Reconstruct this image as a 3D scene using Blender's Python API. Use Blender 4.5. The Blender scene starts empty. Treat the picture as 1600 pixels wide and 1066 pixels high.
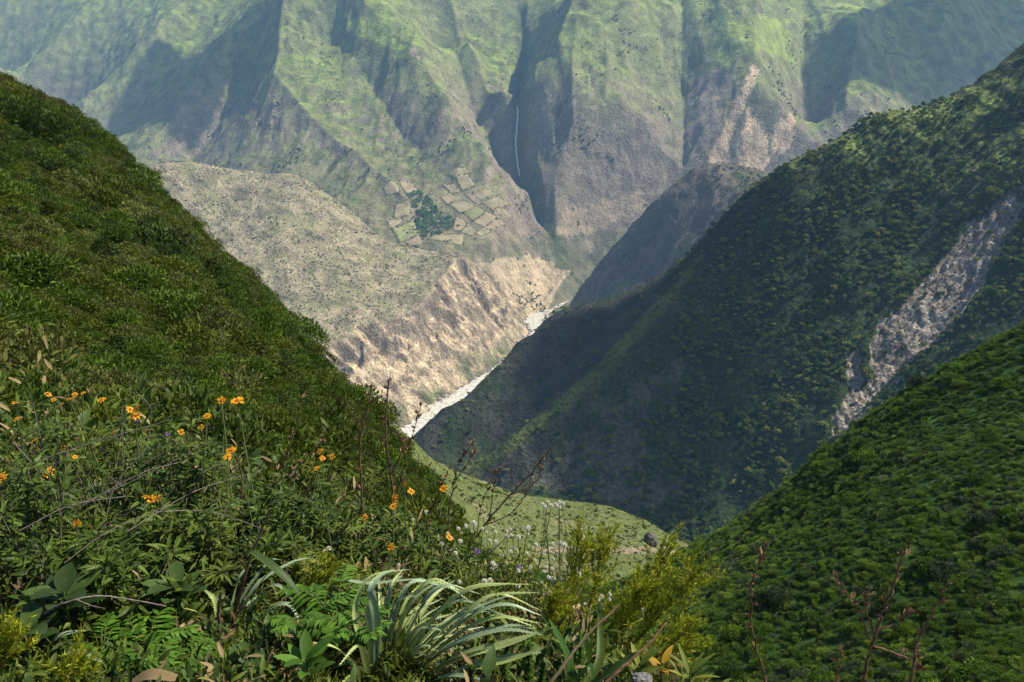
import bpy, math, random
import numpy as np
from mathutils import Vector

# ---------------------------------------------------------------- camera, sky, sun, exposure
scene = bpy.context.scene
C = scene.collection
TILT = math.radians(18.0)
FPX = 1256.0
cam_d = bpy.data.cameras.new('camera')
cam_d.sensor_width = 36.0
cam_d.lens = 36.0 * FPX / 1600.0
cam_d.clip_start = 0.05
cam_d.clip_end = 40000.0
cam = bpy.data.objects.new('camera', cam_d)
C.objects.link(cam)
cam.rotation_euler = (math.pi / 2 - TILT, 0, 0)
scene.camera = cam

SUN_EL = math.radians(52.0)
SUN_AZ = math.radians(80.0)          # to the right of the view direction (+Y)
SUN = np.array([math.cos(SUN_EL) * math.sin(SUN_AZ), math.cos(SUN_EL) * math.cos(SUN_AZ), math.sin(SUN_EL)])
world = bpy.data.worlds.new('World')
scene.world = world
world.use_nodes = True
wn = world.node_tree
sky = wn.nodes.new('ShaderNodeTexSky')
sky.sky_type = 'NISHITA'
sky.sun_disc = False
sky.sun_elevation = SUN_EL
sky.sun_rotation = SUN_AZ
sky.altitude = 2000
bg = wn.nodes['Background']
bg.inputs['Strength'].default_value = 0.08
wn.links.new(sky.outputs[0], bg.inputs['Color'])
sun_d = bpy.data.lights.new('sun', 'SUN')
sun_d.energy = 4.8
sun_d.angle = math.radians(0.6)
sun_d.color = (1.0, 0.92, 0.77)
sun = bpy.data.objects.new('sun', sun_d)
C.objects.link(sun)
sun.rotation_euler = Vector(SUN).to_track_quat('Z', 'Y').to_euler()
scene.view_settings.view_transform = 'Standard'
scene.view_settings.look = 'None'
scene.view_settings.gamma = 1.0
scene.view_settings.exposure = 0.95
scene.view_settings.use_curve_mapping = False
cy = scene.cycles
cy.use_denoising = True
cy.max_bounces = 4
cy.diffuse_bounces = 2
cy.glossy_bounces = 2
cy.transmission_bounces = 2
cy.volume_bounces = 0
cy.transparent_max_bounces = 6
cy.use_adaptive_sampling = True
cy.adaptive_threshold = 0.02

# ---------------------------------------------------------------- helpers
rng = np.random.default_rng(7)
random.seed(7)
CT, ST = math.cos(TILT), math.sin(TILT)


def ray(u, v):
    a, b = (u - 800) / FPX, (533 - v) / FPX
    return np.array([a, CT + b * ST, -ST + b * CT])


def at(u, v, y):
    """A point in the world, seen at (u, v) of the photograph, y metres ahead."""
    d = ray(u, v)
    return d * (y / d[1])


def pix(x, y, z):
    d = y * CT - z * ST
    return 800 + FPX * x / d, 533 - FPX * (y * ST + z * CT) / d


def _hash(ix, iy, s):
    h = (ix.astype(np.int64) * 374761393 + iy.astype(np.int64) * 668265263 + s * 974634777) & 0xffffffff
    h = ((h ^ (h >> 13)) * 1274126177) & 0xffffffff
    return ((h ^ (h >> 16)) & 0xffff) / 65535.0 * 2 * math.pi


def noise(x, y, s=0):
    x = np.asarray(x, float); y = np.asarray(y, float)
    ix, iy = np.floor(x), np.floor(y)
    fx, fy = x - ix, y - iy
    ux, uy = fx * fx * fx * (fx * (fx * 6 - 15) + 10), fy * fy * fy * (fy * (fy * 6 - 15) + 10)

    def g(ox, oy):
        a = _hash(ix + ox, iy + oy, s)
        return np.cos(a) * (fx - ox) + np.sin(a) * (fy - oy)
    a = g(0, 0) * (1 - ux) + g(1, 0) * ux
    b = g(0, 1) * (1 - ux) + g(1, 1) * ux
    return (a * (1 - uy) + b * uy) * 1.45


def fbm(x, y, n=4, s=0, gain=.5):
    r, a, t = 0, 1.0, 0
    for k in range(n):
        r = r + a * noise(x * 2 ** k + 17.3 * k, y * 2 ** k - 9.1 * k, s + k)
        t += a; a *= gain
    return r / t


def ridged(x, y, n=4, s=0, gain=.55):
    r, a, t = 0, 1.0, 0
    for k in range(n):
        r = r + a * (1 - 2 * np.abs(noise(x * 2 ** k + 31.7 * k, y * 2 ** k + 5.3 * k, s + k)))
        t += a; a *= gain
    return r / t


def smooth(e0, e1, x):
    t = np.clip((x - e0) / (e1 - e0), 0, 1)
    return t * t * (3 - 2 * t)


def tps(pts, reg=1e-4):
    P = np.array(pts, float)
    c = P[:, :2].mean(0); sc = np.abs(P[:, :2] - c).max()
    q = (P[:, :2] - c) / sc
    n = len(q)

    def U(r2):
        return r2 * np.log(np.maximum(r2, 1e-12))
    K = U(((q[:, None] - q[None]) ** 2).sum(-1)) + np.eye(n) * reg
    A = np.zeros((n + 3, n + 3)); A[:n, :n] = K; A[:n, n] = 1; A[:n, n + 1:] = q; A[n:, :n] = A[:n, n:].T
    w = np.linalg.solve(A, np.concatenate([P[:, 2], np.zeros(3)]))

    def f(x, y):
        x = (np.asarray(x, float) - c[0]) / sc; y = (np.asarray(y, float) - c[1]) / sc
        r = w[n] + w[n + 1] * x + w[n + 2] * y
        for k in range(n):
            r = r + w[k] * U((x - q[k, 0]) ** 2 + (y - q[k, 1]) ** 2)
        return r
    return f


def seg_dist(x, y, line):
    """distance to a polyline, and the side it lies on (+1 left of its direction)"""
    best = np.full(np.shape(x), 1e9); side = np.ones(np.shape(x))
    for (x0, y0), (x1, y1) in zip(line[:-1], line[1:]):
        dx, dy = x1 - x0, y1 - y0
        t = np.clip(((x - x0) * dx + (y - y0) * dy) / (dx * dx + dy * dy), 0, 1)
        d = np.hypot(x - x0 - t * dx, y - y0 - t * dy)
        m = d < best
        best = np.where(m, d, best)
        side = np.where(m, np.sign(dx * (y - y0) - dy * (x - x0)), side)
    return best, side


def in_poly(u, v, poly):
    r = np.zeros(np.shape(u), bool)
    n = len(poly)
    for i in range(n):
        (x0, y0), (x1, y1) = poly[i], poly[(i + 1) % n]
        c = ((y0 > v) != (y1 > v)) & (u < (x1 - x0) * (v - y0) / (y1 - y0 + 1e-9) + x0)
        r ^= c
    return r


def poly_soft(x, y, z, poly, rag=10.0, freq=.05, s=3):
    """a patch of ground cover with a ragged outline"""
    u, v = pix(x, y, z)
    u = u + rag * fbm(u * freq, v * freq, 3, s); v = v + rag * fbm(u * freq + 40, v * freq, 3, s + 9)
    return in_poly(u, v, poly)


def make_mesh(name, co, faces, col=None, smooth_shade=False):
    """co (n,3), faces (m,k) of one size"""
    co = np.asarray(co, np.float32); faces = np.asarray(faces, np.int32)
    me = bpy.data.meshes.new(name)
    m, k = faces.shape
    me.vertices.add(len(co)); me.vertices.foreach_set('co', co.ravel())
    me.loops.add(m * k); me.loops.foreach_set('vertex_index', faces.ravel())
    me.polygons.add(m)
    me.polygons.foreach_set('loop_start', np.arange(0, m * k, k, dtype=np.int32))
    try:
        me.polygons.foreach_set('loop_total', np.full(m, k, np.int32))
    except Exception:
        pass
    if smooth_shade:
        me.polygons.foreach_set('use_smooth', np.ones(m, bool))
    if col is not None:
        a = me.attributes.new('cover', 'FLOAT_COLOR', 'POINT')
        c4 = np.ones((len(co), 4), np.float32); c4[:, :3] = col
        a.data.foreach_set('color', c4.ravel())
    me.update(calc_edges=True)
    return me


def grid_faces(ny, nx):
    i = np.arange(ny * nx).reshape(ny, nx)
    return np.stack([i[:-1, :-1], i[:-1, 1:], i[1:, 1:], i[1:, :-1]], -1).reshape(-1, 4)


def link(name, me, mat=None, parent=None, **props):
    o = bpy.data.objects.new(name, me)
    C.objects.link(o)
    if mat is not None and me is not None and not me.materials:
        me.materials.append(mat)
    o.parent = parent
    for k, v in props.items():
        o[k] = v
    return o


def sheet(name, X, Y, Z, col, mat, **props):
    ny, nx = X.shape
    co = np.stack([X, Y, Z], -1).reshape(-1, 3)
    me = make_mesh(name, co, grid_faces(ny, nx), col.reshape(-1, 3), True)
    props.setdefault('kind', 'structure')
    return link(name, me, mat, **props)


def fan(s0, s1, ns, y0, y1, ny, power=1.0):
    s = np.linspace(s0, s1, ns)
    t = np.linspace(0, 1, ny) ** power
    yy = y0 + (y1 - y0) * t
    Y = np.repeat(yy[:, None], ns, 1)
    return s[None] * Y, Y


def mix(a, b, t):
    t = np.clip(t, 0, 1)[..., None]
    return a * (1 - t) + np.asarray(b) * t


def slope_of(X, Y, Z):
    """steepness (rise over run) on a grid"""
    dxr, dyr = np.gradient(X), np.gradient(Y)
    dzr = np.gradient(Z)
    det = dxr[0] * dyr[1] - dxr[1] * dyr[0] + 1e-9
    gx = (dzr[0] * dyr[1] - dzr[1] * dyr[0]) / det
    gy = (-dzr[0] * dxr[1] + dzr[1] * dxr[0]) / det
    return np.hypot(gx, gy)


# ---------------------------------------------------------------- materials
def new_mat(name):
    m = bpy.data.materials.new(name)
    m.use_nodes = True
    return m, m.node_tree.nodes, m.node_tree.links, m.node_tree.nodes['Principled BSDF']


def ground_mat(name, s_big, s_fine, bump, bump_dist, tint=.35, rough=.9):
    """colour comes from the land-cover attribute; nodes add mottling, clumps and fine relief"""
    m, N, L, P = new_mat(name)
    at_ = N.new('ShaderNodeAttribute'); at_.attribute_name = 'cover'
    geo = N.new('ShaderNodeNewGeometry')
    n1 = N.new('ShaderNodeTexNoise'); n1.inputs['Scale'].default_value = s_big; n1.inputs['Detail'].default_value = 5
    n2 = N.new('ShaderNodeTexNoise'); n2.inputs['Scale'].default_value = s_fine; n2.inputs['Detail'].default_value = 4
    n2.inputs['Roughness'].default_value = .65
    for n in (n1, n2):
        L.new(geo.outputs['Position'], n.inputs['Vector'])
    r1 = N.new('ShaderNodeMapRange'); r1.inputs[1].default_value = .3; r1.inputs[2].default_value = .7
    r1.inputs[3].default_value = 1 - tint; r1.inputs[4].default_value = 1 + tint
    L.new(n1.outputs['Fac'], r1.inputs[0])
    r2 = N.new('ShaderNodeMapRange'); r2.inputs[1].default_value = .32; r2.inputs[2].default_value = .68
    r2.inputs[3].default_value = 1 - tint * 1.2; r2.inputs[4].default_value = 1 + tint * 1.2
    L.new(n2.outputs['Fac'], r2.inputs[0])
    mu = N.new('ShaderNodeMath'); mu.operation = 'MULTIPLY'
    L.new(r1.outputs[0], mu.inputs[0]); L.new(r2.outputs[0], mu.inputs[1])
    vm = N.new('ShaderNodeVectorMath'); vm.operation = 'SCALE'
    L.new(at_.outputs['Color'], vm.inputs[0]); L.new(mu.outputs[0], vm.inputs['Scale'])
    L.new(vm.outputs[0], P.inputs['Base Color'])
    P.inputs['Roughness'].default_value = rough
    P.inputs['Specular IOR Level'].default_value = .15
    b = N.new('ShaderNodeBump'); b.inputs['Strength'].default_value = bump; b.inputs['Distance'].default_value = bump_dist
    ad = N.new('ShaderNodeMath'); ad.operation = 'MULTIPLY_ADD'; ad.inputs[1].default_value = 2.0
    L.new(n1.outputs['Fac'], ad.inputs[0]); L.new(n2.outputs['Fac'], ad.inputs[2])
    L.new(ad.outputs[0], b.inputs['Height']); L.new(b.outputs[0], P.inputs['Normal'])
    return m


def leaf_mat(name, c1, c2, rough=.55, trans=.25, vary=.35, spec=.25, spots=0.):
    """two leaf colours blended by the leaf's own tint and by the plant"""
    m, N, L, P = new_mat(name)
    oi = N.new('ShaderNodeObjectInfo')
    at_ = N.new('ShaderNodeAttribute'); at_.attribute_name = 'tint'
    ma = N.new('ShaderNodeMath'); ma.operation = 'MULTIPLY_ADD'; ma.inputs[1].default_value = .5
    L.new(oi.outputs['Random'], ma.inputs[0])
    mh = N.new('ShaderNodeMath'); mh.operation = 'MULTIPLY'; mh.inputs[1].default_value = .5
    L.new(at_.outputs['Fac'], mh.inputs[0]); L.new(mh.outputs[0], ma.inputs[2])
    mx = N.new('ShaderNodeMix'); mx.data_type = 'RGBA'
    mx.inputs[6].default_value = (*c1, 1); mx.inputs[7].default_value = (*c2, 1)
    L.new(ma.outputs[0], mx.inputs[0])
    hv = N.new('ShaderNodeHueSaturation')
    if spots:
        tc = N.new('ShaderNodeTexCoord'); nz = N.new('ShaderNodeTexNoise'); nz.inputs['Scale'].default_value = spots; nz.inputs['Detail'].default_value = 4; nz.inputs['Roughness'].default_value = .7
        L.new(tc.outputs['Object'], nz.inputs['Vector'])
        cr = N.new('ShaderNodeMapRange'); cr.inputs[1].default_value = .58; cr.inputs[2].default_value = .74; cr.inputs[4].default_value = .5
        L.new(nz.outputs['Fac'], cr.inputs[0])
        m2 = N.new('ShaderNodeMix'); m2.data_type = 'RGBA'; m2.inputs[7].default_value = (.16, .105, .03, 1)
        L.new(cr.outputs[0], m2.inputs[0]); L.new(mx.outputs[2], m2.inputs[6]); mx = m2
    r = N.new('ShaderNodeMapRange'); r.inputs[3].default_value = 1 - vary; r.inputs[4].default_value = 1 + vary
    L.new(at_.outputs['Fac'], r.inputs[0]); L.new(r.outputs[0], hv.inputs['Value'])
    L.new(mx.outputs[2], hv.inputs['Color'])
    L.new(hv.outputs[0], P.inputs['Base Color'])
    P.inputs['Roughness'].default_value = rough
    P.inputs['Specular IOR Level'].default_value = spec
    if trans:
        tr = N.new('ShaderNodeBsdfTranslucent'); ms = N.new('ShaderNodeMixShader'); ms.inputs[0].default_value = trans
        L.new(hv.outputs[0], tr.inputs['Color'])
        L.new(P.outputs[0], ms.inputs[1]); L.new(tr.outputs[0], ms.inputs[2])
        L.new(ms.outputs[0], N['Material Output'].inputs['Surface'])
    return m


def plain_mat(name, c, rough=.7, vary=.2, scale=40., spec=.2, c2=None):
    m, N, L, P = new_mat(name)
    tc = N.new('ShaderNodeTexCoord')
    n = N.new('ShaderNodeTexNoise'); n.inputs['Scale'].default_value = scale; n.inputs['Detail'].default_value = 3
    L.new(tc.outputs['Object'], n.inputs['Vector'])
    mx = N.new('ShaderNodeMix'); mx.data_type = 'RGBA'
    c = np.array(c); c2 = np.array(c2) if c2 is not None else None
    lo = c * (1 - vary) if c2 is None else c
    hi = np.minimum(c * (1 + vary), 1) if c2 is None else c2
    mx.inputs[6].default_value = (*lo, 1); mx.inputs[7].default_value = (*hi, 1)
    r = N.new('ShaderNodeMapRange'); r.inputs[1].default_value = .35; r.inputs[2].default_value = .65
    L.new(n.outputs['Fac'], r.inputs[0]); L.new(r.outputs[0], mx.inputs[0])
    L.new(mx.outputs[2], P.inputs['Base Color'])
    b = N.new('ShaderNodeBump'); b.inputs['Strength'].default_value = .3; b.inputs['Distance'].default_value = .3 / scale
    L.new(n.outputs['Fac'], b.inputs['Height']); L.new(b.outputs[0], P.inputs['Normal'])
    P.inputs['Roughness'].default_value = rough
    P.inputs['Specular IOR Level'].default_value = spec
    return m


M_FAR = ground_mat('far_slopes', .016, .10, .8, 7.0, .36)
M_MID = ground_mat('mid_slopes', .02, .16, 1.0, 6.0, .42)
M_NEAR = ground_mat('near_slopes', .35, 2.2, .6, .25, .4)
M_SOIL = ground_mat('soil', 3.0, 22., .6, .02, .4)

# land-cover albedos
GRASS = np.array([.160, .205, .046]); BRIGHT = np.array([.225, .285, .056]); SCRUB = np.array([.070, .100, .028])
DARKG = np.array([.024, .048, .012]); DRY = np.array([.215, .182, .112]); ROCK = np.array([.19, .155, .115])
TAN = np.array([.43, .335, .215]); DROCK = np.array([.085, .078, .068]); EARTH = np.array([.30, .24, .165])

# ---------------------------------------------------------------- the canyon: river course and large slopes
RZ = -900.0
RIVER = [(-900, 1250), (-560, 1560), (-400, 1800), (-262, 1998), (-119, 2305), (-40, 2440), (70, 2680), (110, 2890), (84, 3010), (92, 3150), (225, 3420), (420, 3540), (800, 3600), (1500, 3620)]
RHALF = 36.0


def far_ctrl():
    p = []

    def a(*L):
        for u, v, y in L:
            p.append(at(u, v, y))
    # foot of the slope and the bench with the fields
    a((560, 400, 3060), (650, 388, 3150), (720, 395, 3180), (800, 392, 3300), (840, 408, 3360), (885, 432, 3470), (620, 330, 3400), (700, 330, 3400), (780, 330, 3440),
      (600, 280, 3640), (700, 270, 3650), (760, 290, 3570), (800, 350, 3430))
    # the edge above the side canyon
    a((872, 385, 3500), (830, 332, 3540), (760, 252, 3730), (700, 170, 4000), (655, 95, 4280), (600, 45, 4450), (560, 0, 4600))
    # front ridge and its flanks
    a((450, 0, 4720), (432, 70, 4480), (430, 140, 4230), (480, 190, 4020), (560, 262, 3730), (520, 240, 3850))
    a((520, 70, 4520), (580, 140, 4260), (640, 225, 3930), (520, 150, 4180))
    a((400, 210, 4080), (360, 262, 3950), (430, 262, 3800), (460, 290, 3650))
    # side canyon with the waterfall
    a((690, 90, 4720), (745, 190, 4330), (800, 290, 3960), (845, 350, 3700), (880, 405, 3560))
    a((700, 0, 5000), (735, 90, 4560), (785, 160, 4330), (808, 168, 4400), (812, 278, 4040), (818, 100, 4700), (815, 20, 5050))
    # spur right of the waterfall
    a((835, 120, 4330), (832, 200, 4080), (850, 300, 3780), (875, 80, 4330), (900, 0, 4680), (900, 200, 3960), (905, 300, 3720), (900, 380, 3600), (960, 335, 3650), (940, 400, 3620),
      (960, 100, 4260), (1000, 200, 3960), (1000, 20, 4560), (1020, 280, 3790))
    # gully, landslide spur, gully, far right
    a((1063, 0, 4850), (1066, 130, 4360), (1072, 250, 3950), (1060, 330, 3720))
    a((1130, 60, 4420), (1180, 90, 4270), (1150, 180, 4010), (1190, 190, 3950), (1120, 250, 3830), (1190, 270, 3740), (1180, 0, 4620))
    a((1252, 0, 5000), (1258, 100, 4580), (1265, 200, 4260))
    a((1335, 60, 4560), (1320, 170, 4180), (1400, 40, 4850), (1480, 60, 4750), (1480, 0, 5050), (1600, 0, 5350), (1580, 60, 5000), (1440, 120, 4560), (1700, 0, 5500), (1650, 150, 4600))
    # ridges on the left running down to the hidden side valley
    a((395, 25, 4950), (330, 105, 4680), (240, 232, 4280), (385, 120, 4560), (345, 185, 4420), (300, 250, 4250))
    a((250, 55, 5500), (190, 120, 5260), (130, 172, 5050), (310, 60, 5450), (230, 150, 5050), (180, 215, 4850))
    a((120, 40, 6000), (60, 110, 5700), (0, 40, 6200), (0, 150, 5700), (70, 10, 6300), (-100, 0, 6400), (-100, 150, 5700), (20, 190, 5400))
    # beyond and above the picture, and the hidden foot
    for x, y, z in ((-4200, 7000, 900), (-1500, 6900, 1150), (0, 6500, 1200), (1500, 6500, 1150), (4200, 7000, 1100), (-3600, 4200, -250), (-2200, 3600, -500),
                    (-1300, 3300, -620), (400, 3640, -830), (900, 3680, -830), (1600, 3700, -750), (2600, 4000, -500), (3800, 4400, -100), (-3300, 5400, 100)):
        p.append(np.array([x, y, z]))
    return p


F_RIDGES = [  # (height, width, polyline seen at u, v, y)
    (26, 60, [(870, 385, 3500), (830, 332, 3540), (760, 252, 3730), (700, 170, 4000), (655, 95, 4280), (600, 45, 4450), (560, 0, 4600)]),
    (32, 55, [(640, 340, 3390), (560, 262, 3730), (480, 190, 4020), (430, 140, 4230), (440, 40, 4600), (450, 0, 4720)]),
    (22, 50, [(430, 140, 4230), (400, 210, 4080), (365, 262, 3930)]),
    (34, 70, [(240, 232, 4280), (330, 105, 4680), (395, 25, 4950), (430, -30, 5200)]),
    (34, 80, [(130, 172, 5050), (190, 120, 5260), (250, 55, 5500), (300, 0, 5800)]),
    (40, 60, [(785, 165, 4320), (735, 90, 4560), (700, 0, 5000)]),
    (40, 60, [(850, 300, 3780), (832, 200, 4080), (835, 120, 4330), (870, 75, 4340), (905, 0, 4680)]),
    (26, 45, [(905, 300, 3720), (890, 150, 4130), (900, 80, 4350)]),
    (22, 45, [(970, 320, 3680), (945, 180, 4040), (950, 90, 4300)]),
    (30, 45, [(1120, 250, 3830), (1150, 180, 4010), (1180, 90, 4270), (1180, 0, 4620)]),
    (30, 40, [(1190, 270, 3740), (1175, 200, 3920), (1185, 130, 4100)]),
    (36, 70, [(1320, 180, 4150), (1335, 60, 4560), (1350, 0, 4800)]),
    (36, 70, [(1440, 120, 4560), (1480, 40, 4850), (1500, 0, 5050)]),
    (30, 80, [(0, 150, 5700), (60, 110, 5700), (120, 40, 6000)]),
    (-36, 45, [(880, 405, 3560), (845, 350, 3700), (812, 278, 4040), (808, 168, 4400), (818, 100, 4700), (815, 20, 5050)]),
    (-26, 40, [(845, 350, 3700), (800, 290, 3960), (745, 190, 4330), (690, 90, 4720)]),
    (-26, 40, [(1060, 330, 3720), (1072, 250, 3950), (1066, 130, 4360), (1063, 0, 4850)]),
    (-30, 45, [(1265, 200, 4260), (1258, 100, 4580), (1252, 0, 5000)]),
    (-18, 40, [(660, 250, 3840), (640, 225, 3930), (580, 140, 4260), (520, 70, 4520)]),
    (-22, 45, [(300, 250, 4250), (345, 185, 4420), (385, 120, 4560)]),
]


def ribs(x, y):
    """side ribs that branch off the nearest ridge crest and run down its flanks"""
    best = np.full(np.shape(x), 1e9); along = np.zeros(np.shape(x)); k0 = 0.
    for h, w, line in F_RIDGES:
        if h < 0:
            continue
        L = [tuple(at(*q)[:2]) for q in line]
        for (x0, y0), (x1, y1) in zip(L[:-1], L[1:]):
            dx, dy = x1 - x0, y1 - y0
            l = math.hypot(dx, dy)
            t = np.clip(((x - x0) * dx + (y - y0) * dy) / (l * l), 0, 1)
            d = np.hypot(x - x0 - t * dx, y - y0 - t * dy)
            sd = np.sign(dx * (y - y0) - dy * (x - x0)) * 700
            m = d < best
            best = np.where(m, d, best); along = np.where(m, k0 + sd + t * l + .35 * d, along)
            k0 += l
        k0 += 3000
    return best, along


def river_bank(x, y):
    d, side = seg_dist(x, y, RIVER)
    return d - RHALF, side


_far = tps(far_ctrl())


def far_h(x, y):
    wx = 45 * fbm(x / 420, y / 420, 3, 71); wy = 45 * fbm(x / 420 + 60, y / 420, 3, 72)
    z = _far(x + wx * .6, y + wy * .6)
    for h, w, line in F_RIDGES:
        L = [tuple(at(*q)[:2]) for q in line]
        d, _ = seg_dist(x + wx * .5, y + wy * .5, L)
        z = z + h * 1.35 * np.exp(-d / (w * .9))
    bench = np.exp(-(((x + 230) / 330) ** 2 + ((y - 3400) / 190) ** 2) ** 2)
    k = 1 - .93 * bench
    db, al = ribs(x + wx * .5, y + wy * .5)
    z = z + k * 30 * (ridged(al / 150, db / 900, 3, 14, .5) - .2) * smooth(0, 90, db) * np.exp(-db / 260)
    # rills and ribs running down the slope, then finer breaks
    z = z + k * 30 * ridged((x + wx) / 240, (y + wy) / 700, 5, 11, .55) + k * 12 * fbm(x / 90, y / 90, 4, 21) + k * 4 * ridged(x / 48, y / 70, 3, 24)
    d, side = river_bank(x + wx * .3, y + wy * .3)
    cl = RZ + 4 + 1.05 * np.maximum(d, -20) + 16 * ridged(x / 60, y / 60, 3, 33) + 10
    return np.where(d < 700, np.minimum(z, np.where(side > 0, cl + 0.002 * d * d, z)), z)


_bench = tps([at(*q) for q in ((500, 510, 2250), (600, 480, 2420), (700, 430, 2620), (735, 405, 2740), (460, 275, 2960), (260, 255, 2900), (360, 268, 2930), (410, 280, 2935), (520, 312, 2960), (560, 342, 2980),
                               (600, 377, 3000), (680, 396, 2950), (450, 400, 2550), (340, 330, 2740), (560, 420, 2600), (640, 420, 2720), (400, 480, 2330), (250, 400, 2500))] +
             [np.array(q) for q in ((-850, 3280, -520), (-1300, 3250, -480), (-560, 3350, -690), (-350, 3200, -700), (-1700, 2900, -420), (-1700, 2300, -700), (-1100, 1900, -830), (-150, 3000, -720), (-1500, 3600, -650))])


def bench_h(x, y):
    wx = 22 * fbm(x / 160, y / 160, 3, 81); wy = 22 * fbm(x / 160 + 60, y / 160, 3, 82)
    z = _bench(x, y) + 9 * ridged((x + wx) / 130, (y + wy) / 260, 4, 41) + 3 * fbm(x / 30, y / 30, 3, 43)
    d, side = river_bank(x + wx, y + wy)
    k = .45 + .52 * smooth(2080, 2480, y)
    cl = RZ + 2 + k * d + 38 * ridged((x + wx * 2) / 150, (y + wy * 2) / 110, 5, 51, .5) + 7 * ridged(x / 26, y / 26, 3, 52) - 22 * np.exp(-d / 90.)
    best = np.full(np.shape(x), 1e9); al = np.zeros(np.shape(x)); s0 = 0.
    for (x0, y0), (x1, y1) in zip(RIVER[:-1], RIVER[1:]):
        dx, dy = x1 - x0, y1 - y0; l = math.hypot(dx, dy)
        t = np.clip(((x - x0) * dx + (y - y0) * dy) / (l * l), 0, 1)
        dd = np.hypot(x - x0 - t * dx, y - y0 - t * dy)
        m = dd < best
        best = np.where(m, dd, best); al = np.where(m, s0 + t * l, al); s0 += l
    al = al + .25 * d + wx
    cl = cl + 34 * ridged(al / 130, d / 700, 4, 57, .5) * smooth(0, 90, d) - 8
    cl = cl + 2.2 * np.sin(cl / 6.0 + 6 * fbm(x / 60, y / 60, 3, 58)) * (.5 + fbm(x / 90, y / 90, 2, 59))
    cl = cl + .45 * np.maximum(0, cl - RZ - 130)
    return np.minimum(z, cl), z - cl


_spur = tps([at(*q) for q in (
    # crest, from the right edge down to the shoulder
    (1600, 62, 2250), (1560, 98, 2250), (1440, 152, 2270), (1380, 165, 2270), (1290, 218, 2260), (1230, 250, 2270), (1172, 302, 2290), (1800, -60, 2250),
    # the rib that runs down to the river
    (1120, 352, 2230), (1085, 410, 2150), (1030, 485, 2030), (960, 562, 1910), (880, 642, 1830), (800, 705, 1790), (740, 745, 1770),
    # lower dark spur against the river
    (1055, 425, 2370), (1010, 446, 2410), (940, 470, 2430), (880, 489, 2440), (840, 517, 2390), (800, 553, 2275), (760, 588, 2140), (700, 640, 1990), (662, 687, 1900), (900, 545, 2180), (850, 600, 2040), (780, 660, 1920), (960, 500, 2230),
    # the wooded face
    (1440, 240, 2080), (1320, 300, 2070), (1600, 160, 2035), (1600, 300, 1790), (1440, 400, 1810), (1320, 400, 1895), (1200, 400, 2035), (1200, 500, 1895), (1100, 500, 1965), (1600, 500, 1535), (1440, 560, 1580),
    (1320, 560, 1660), (1300, 660, 1530), (1180, 660, 1640), (1100, 640, 1740), (1000, 660, 1780), (1050, 830, 1500), (900, 760, 1670), (960, 760, 1630), (1450, 650, 1475), (1600, 600, 1395), (1200, 800, 1475))] +
    [np.array(q) for q in ((760, 2520, -430), (950, 2560, -350), (1150, 2560, -250), (1450, 2560, -120), (1850, 2560, 0), (60, 2560, -915), (-60, 2330, -935), (-180, 2130, -940), (-330, 1900, -950), (250, 2680, -830),
                           (560, 2560, -560), (420, 2640, -690), (-250, 1700, -930), (0, 1450, -960), (500, 1100, -860), (900, 1150, -640), (1400, 1300, -480))])


EK = .56      # how near the spur stands


def spur_h(xx, yy):
    x, y = xx / EK, yy / EK
    wx = 30 * fbm(x / 200, y / 200, 3, 91); wy = 30 * fbm(x / 200 + 60, y / 200, 3, 92)
    z = _spur(x + wx * .5, y + wy * .5)
    z = z - 4 - 30 * smooth(980, 1220, 800 + FPX * x / (y * CT - z * ST))
    rib = [tuple(at(*q)[:2]) for q in ((1172, 302, 2300), (1120, 352, 2230), (1085, 410, 2150), (1030, 485, 2030), (960, 562, 1910), (880, 642, 1830), (800, 705, 1790), (740, 745, 1770))]
    d, _ = seg_dist(x + wx * .3, y + wy * .3, rib)
    z = z + 22 * np.exp(-d / 45)
    u, v = pix(x, y, z)
    scar = in_poly(u, v, SCAR)
    z = z + 17 * ridged((x + wx) / 170, (y + wy) / 330, 4, 61) + 5 * fbm(x / 40, y / 40, 3, 63) - scar * (7 + 9 * ridged(x / 24, y / 24, 3, 66))
    return EK * (z - 1.1 * np.maximum(0, y - 2520))


SCAR = [(1600, 290), (1570, 305), (1522, 350), (1490, 378), (1465, 422), (1432, 448), (1408, 478), (1375, 500), (1360, 540), (1362, 590), (1350, 610), (1342, 540), (1322, 556), (1325, 620), (1300, 655), (1305, 690), (1345, 650), (1385, 612), (1425, 565), (1490, 510), (1530, 450), (1570, 380), (1600, 330)]

_back = tps([at(*q) for q in ((1165, 296, 2620), (1135, 275, 2760), (1100, 266, 2860), (1060, 287, 2900), (1000, 342, 2950), (930, 422, 3010), (890, 480, 3030), (1100, 340, 2640), (1050, 400, 2620), (1000, 400, 2760), (950, 452, 2760), (900, 500, 2780), (1160, 330, 2480))] +
            [np.array(q) for q in ((720, 3250, -560), (450, 3300, -860), (230, 3180, -930), (160, 2950, -960), (120, 2750, -960), (1000, 2900, -380), (900, 2600, -320), (1000, 3300, -640), (560, 2480, -560), (300, 2560, -830))])


def back_h(x, y):
    wx = 22 * fbm(x / 160, y / 160, 3, 101)
    return _back(x, y) + 16 * ridged((x + wx) / 110, y / 260, 5, 103) + 5 * fbm(x / 30, y / 30, 4, 104)


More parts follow.
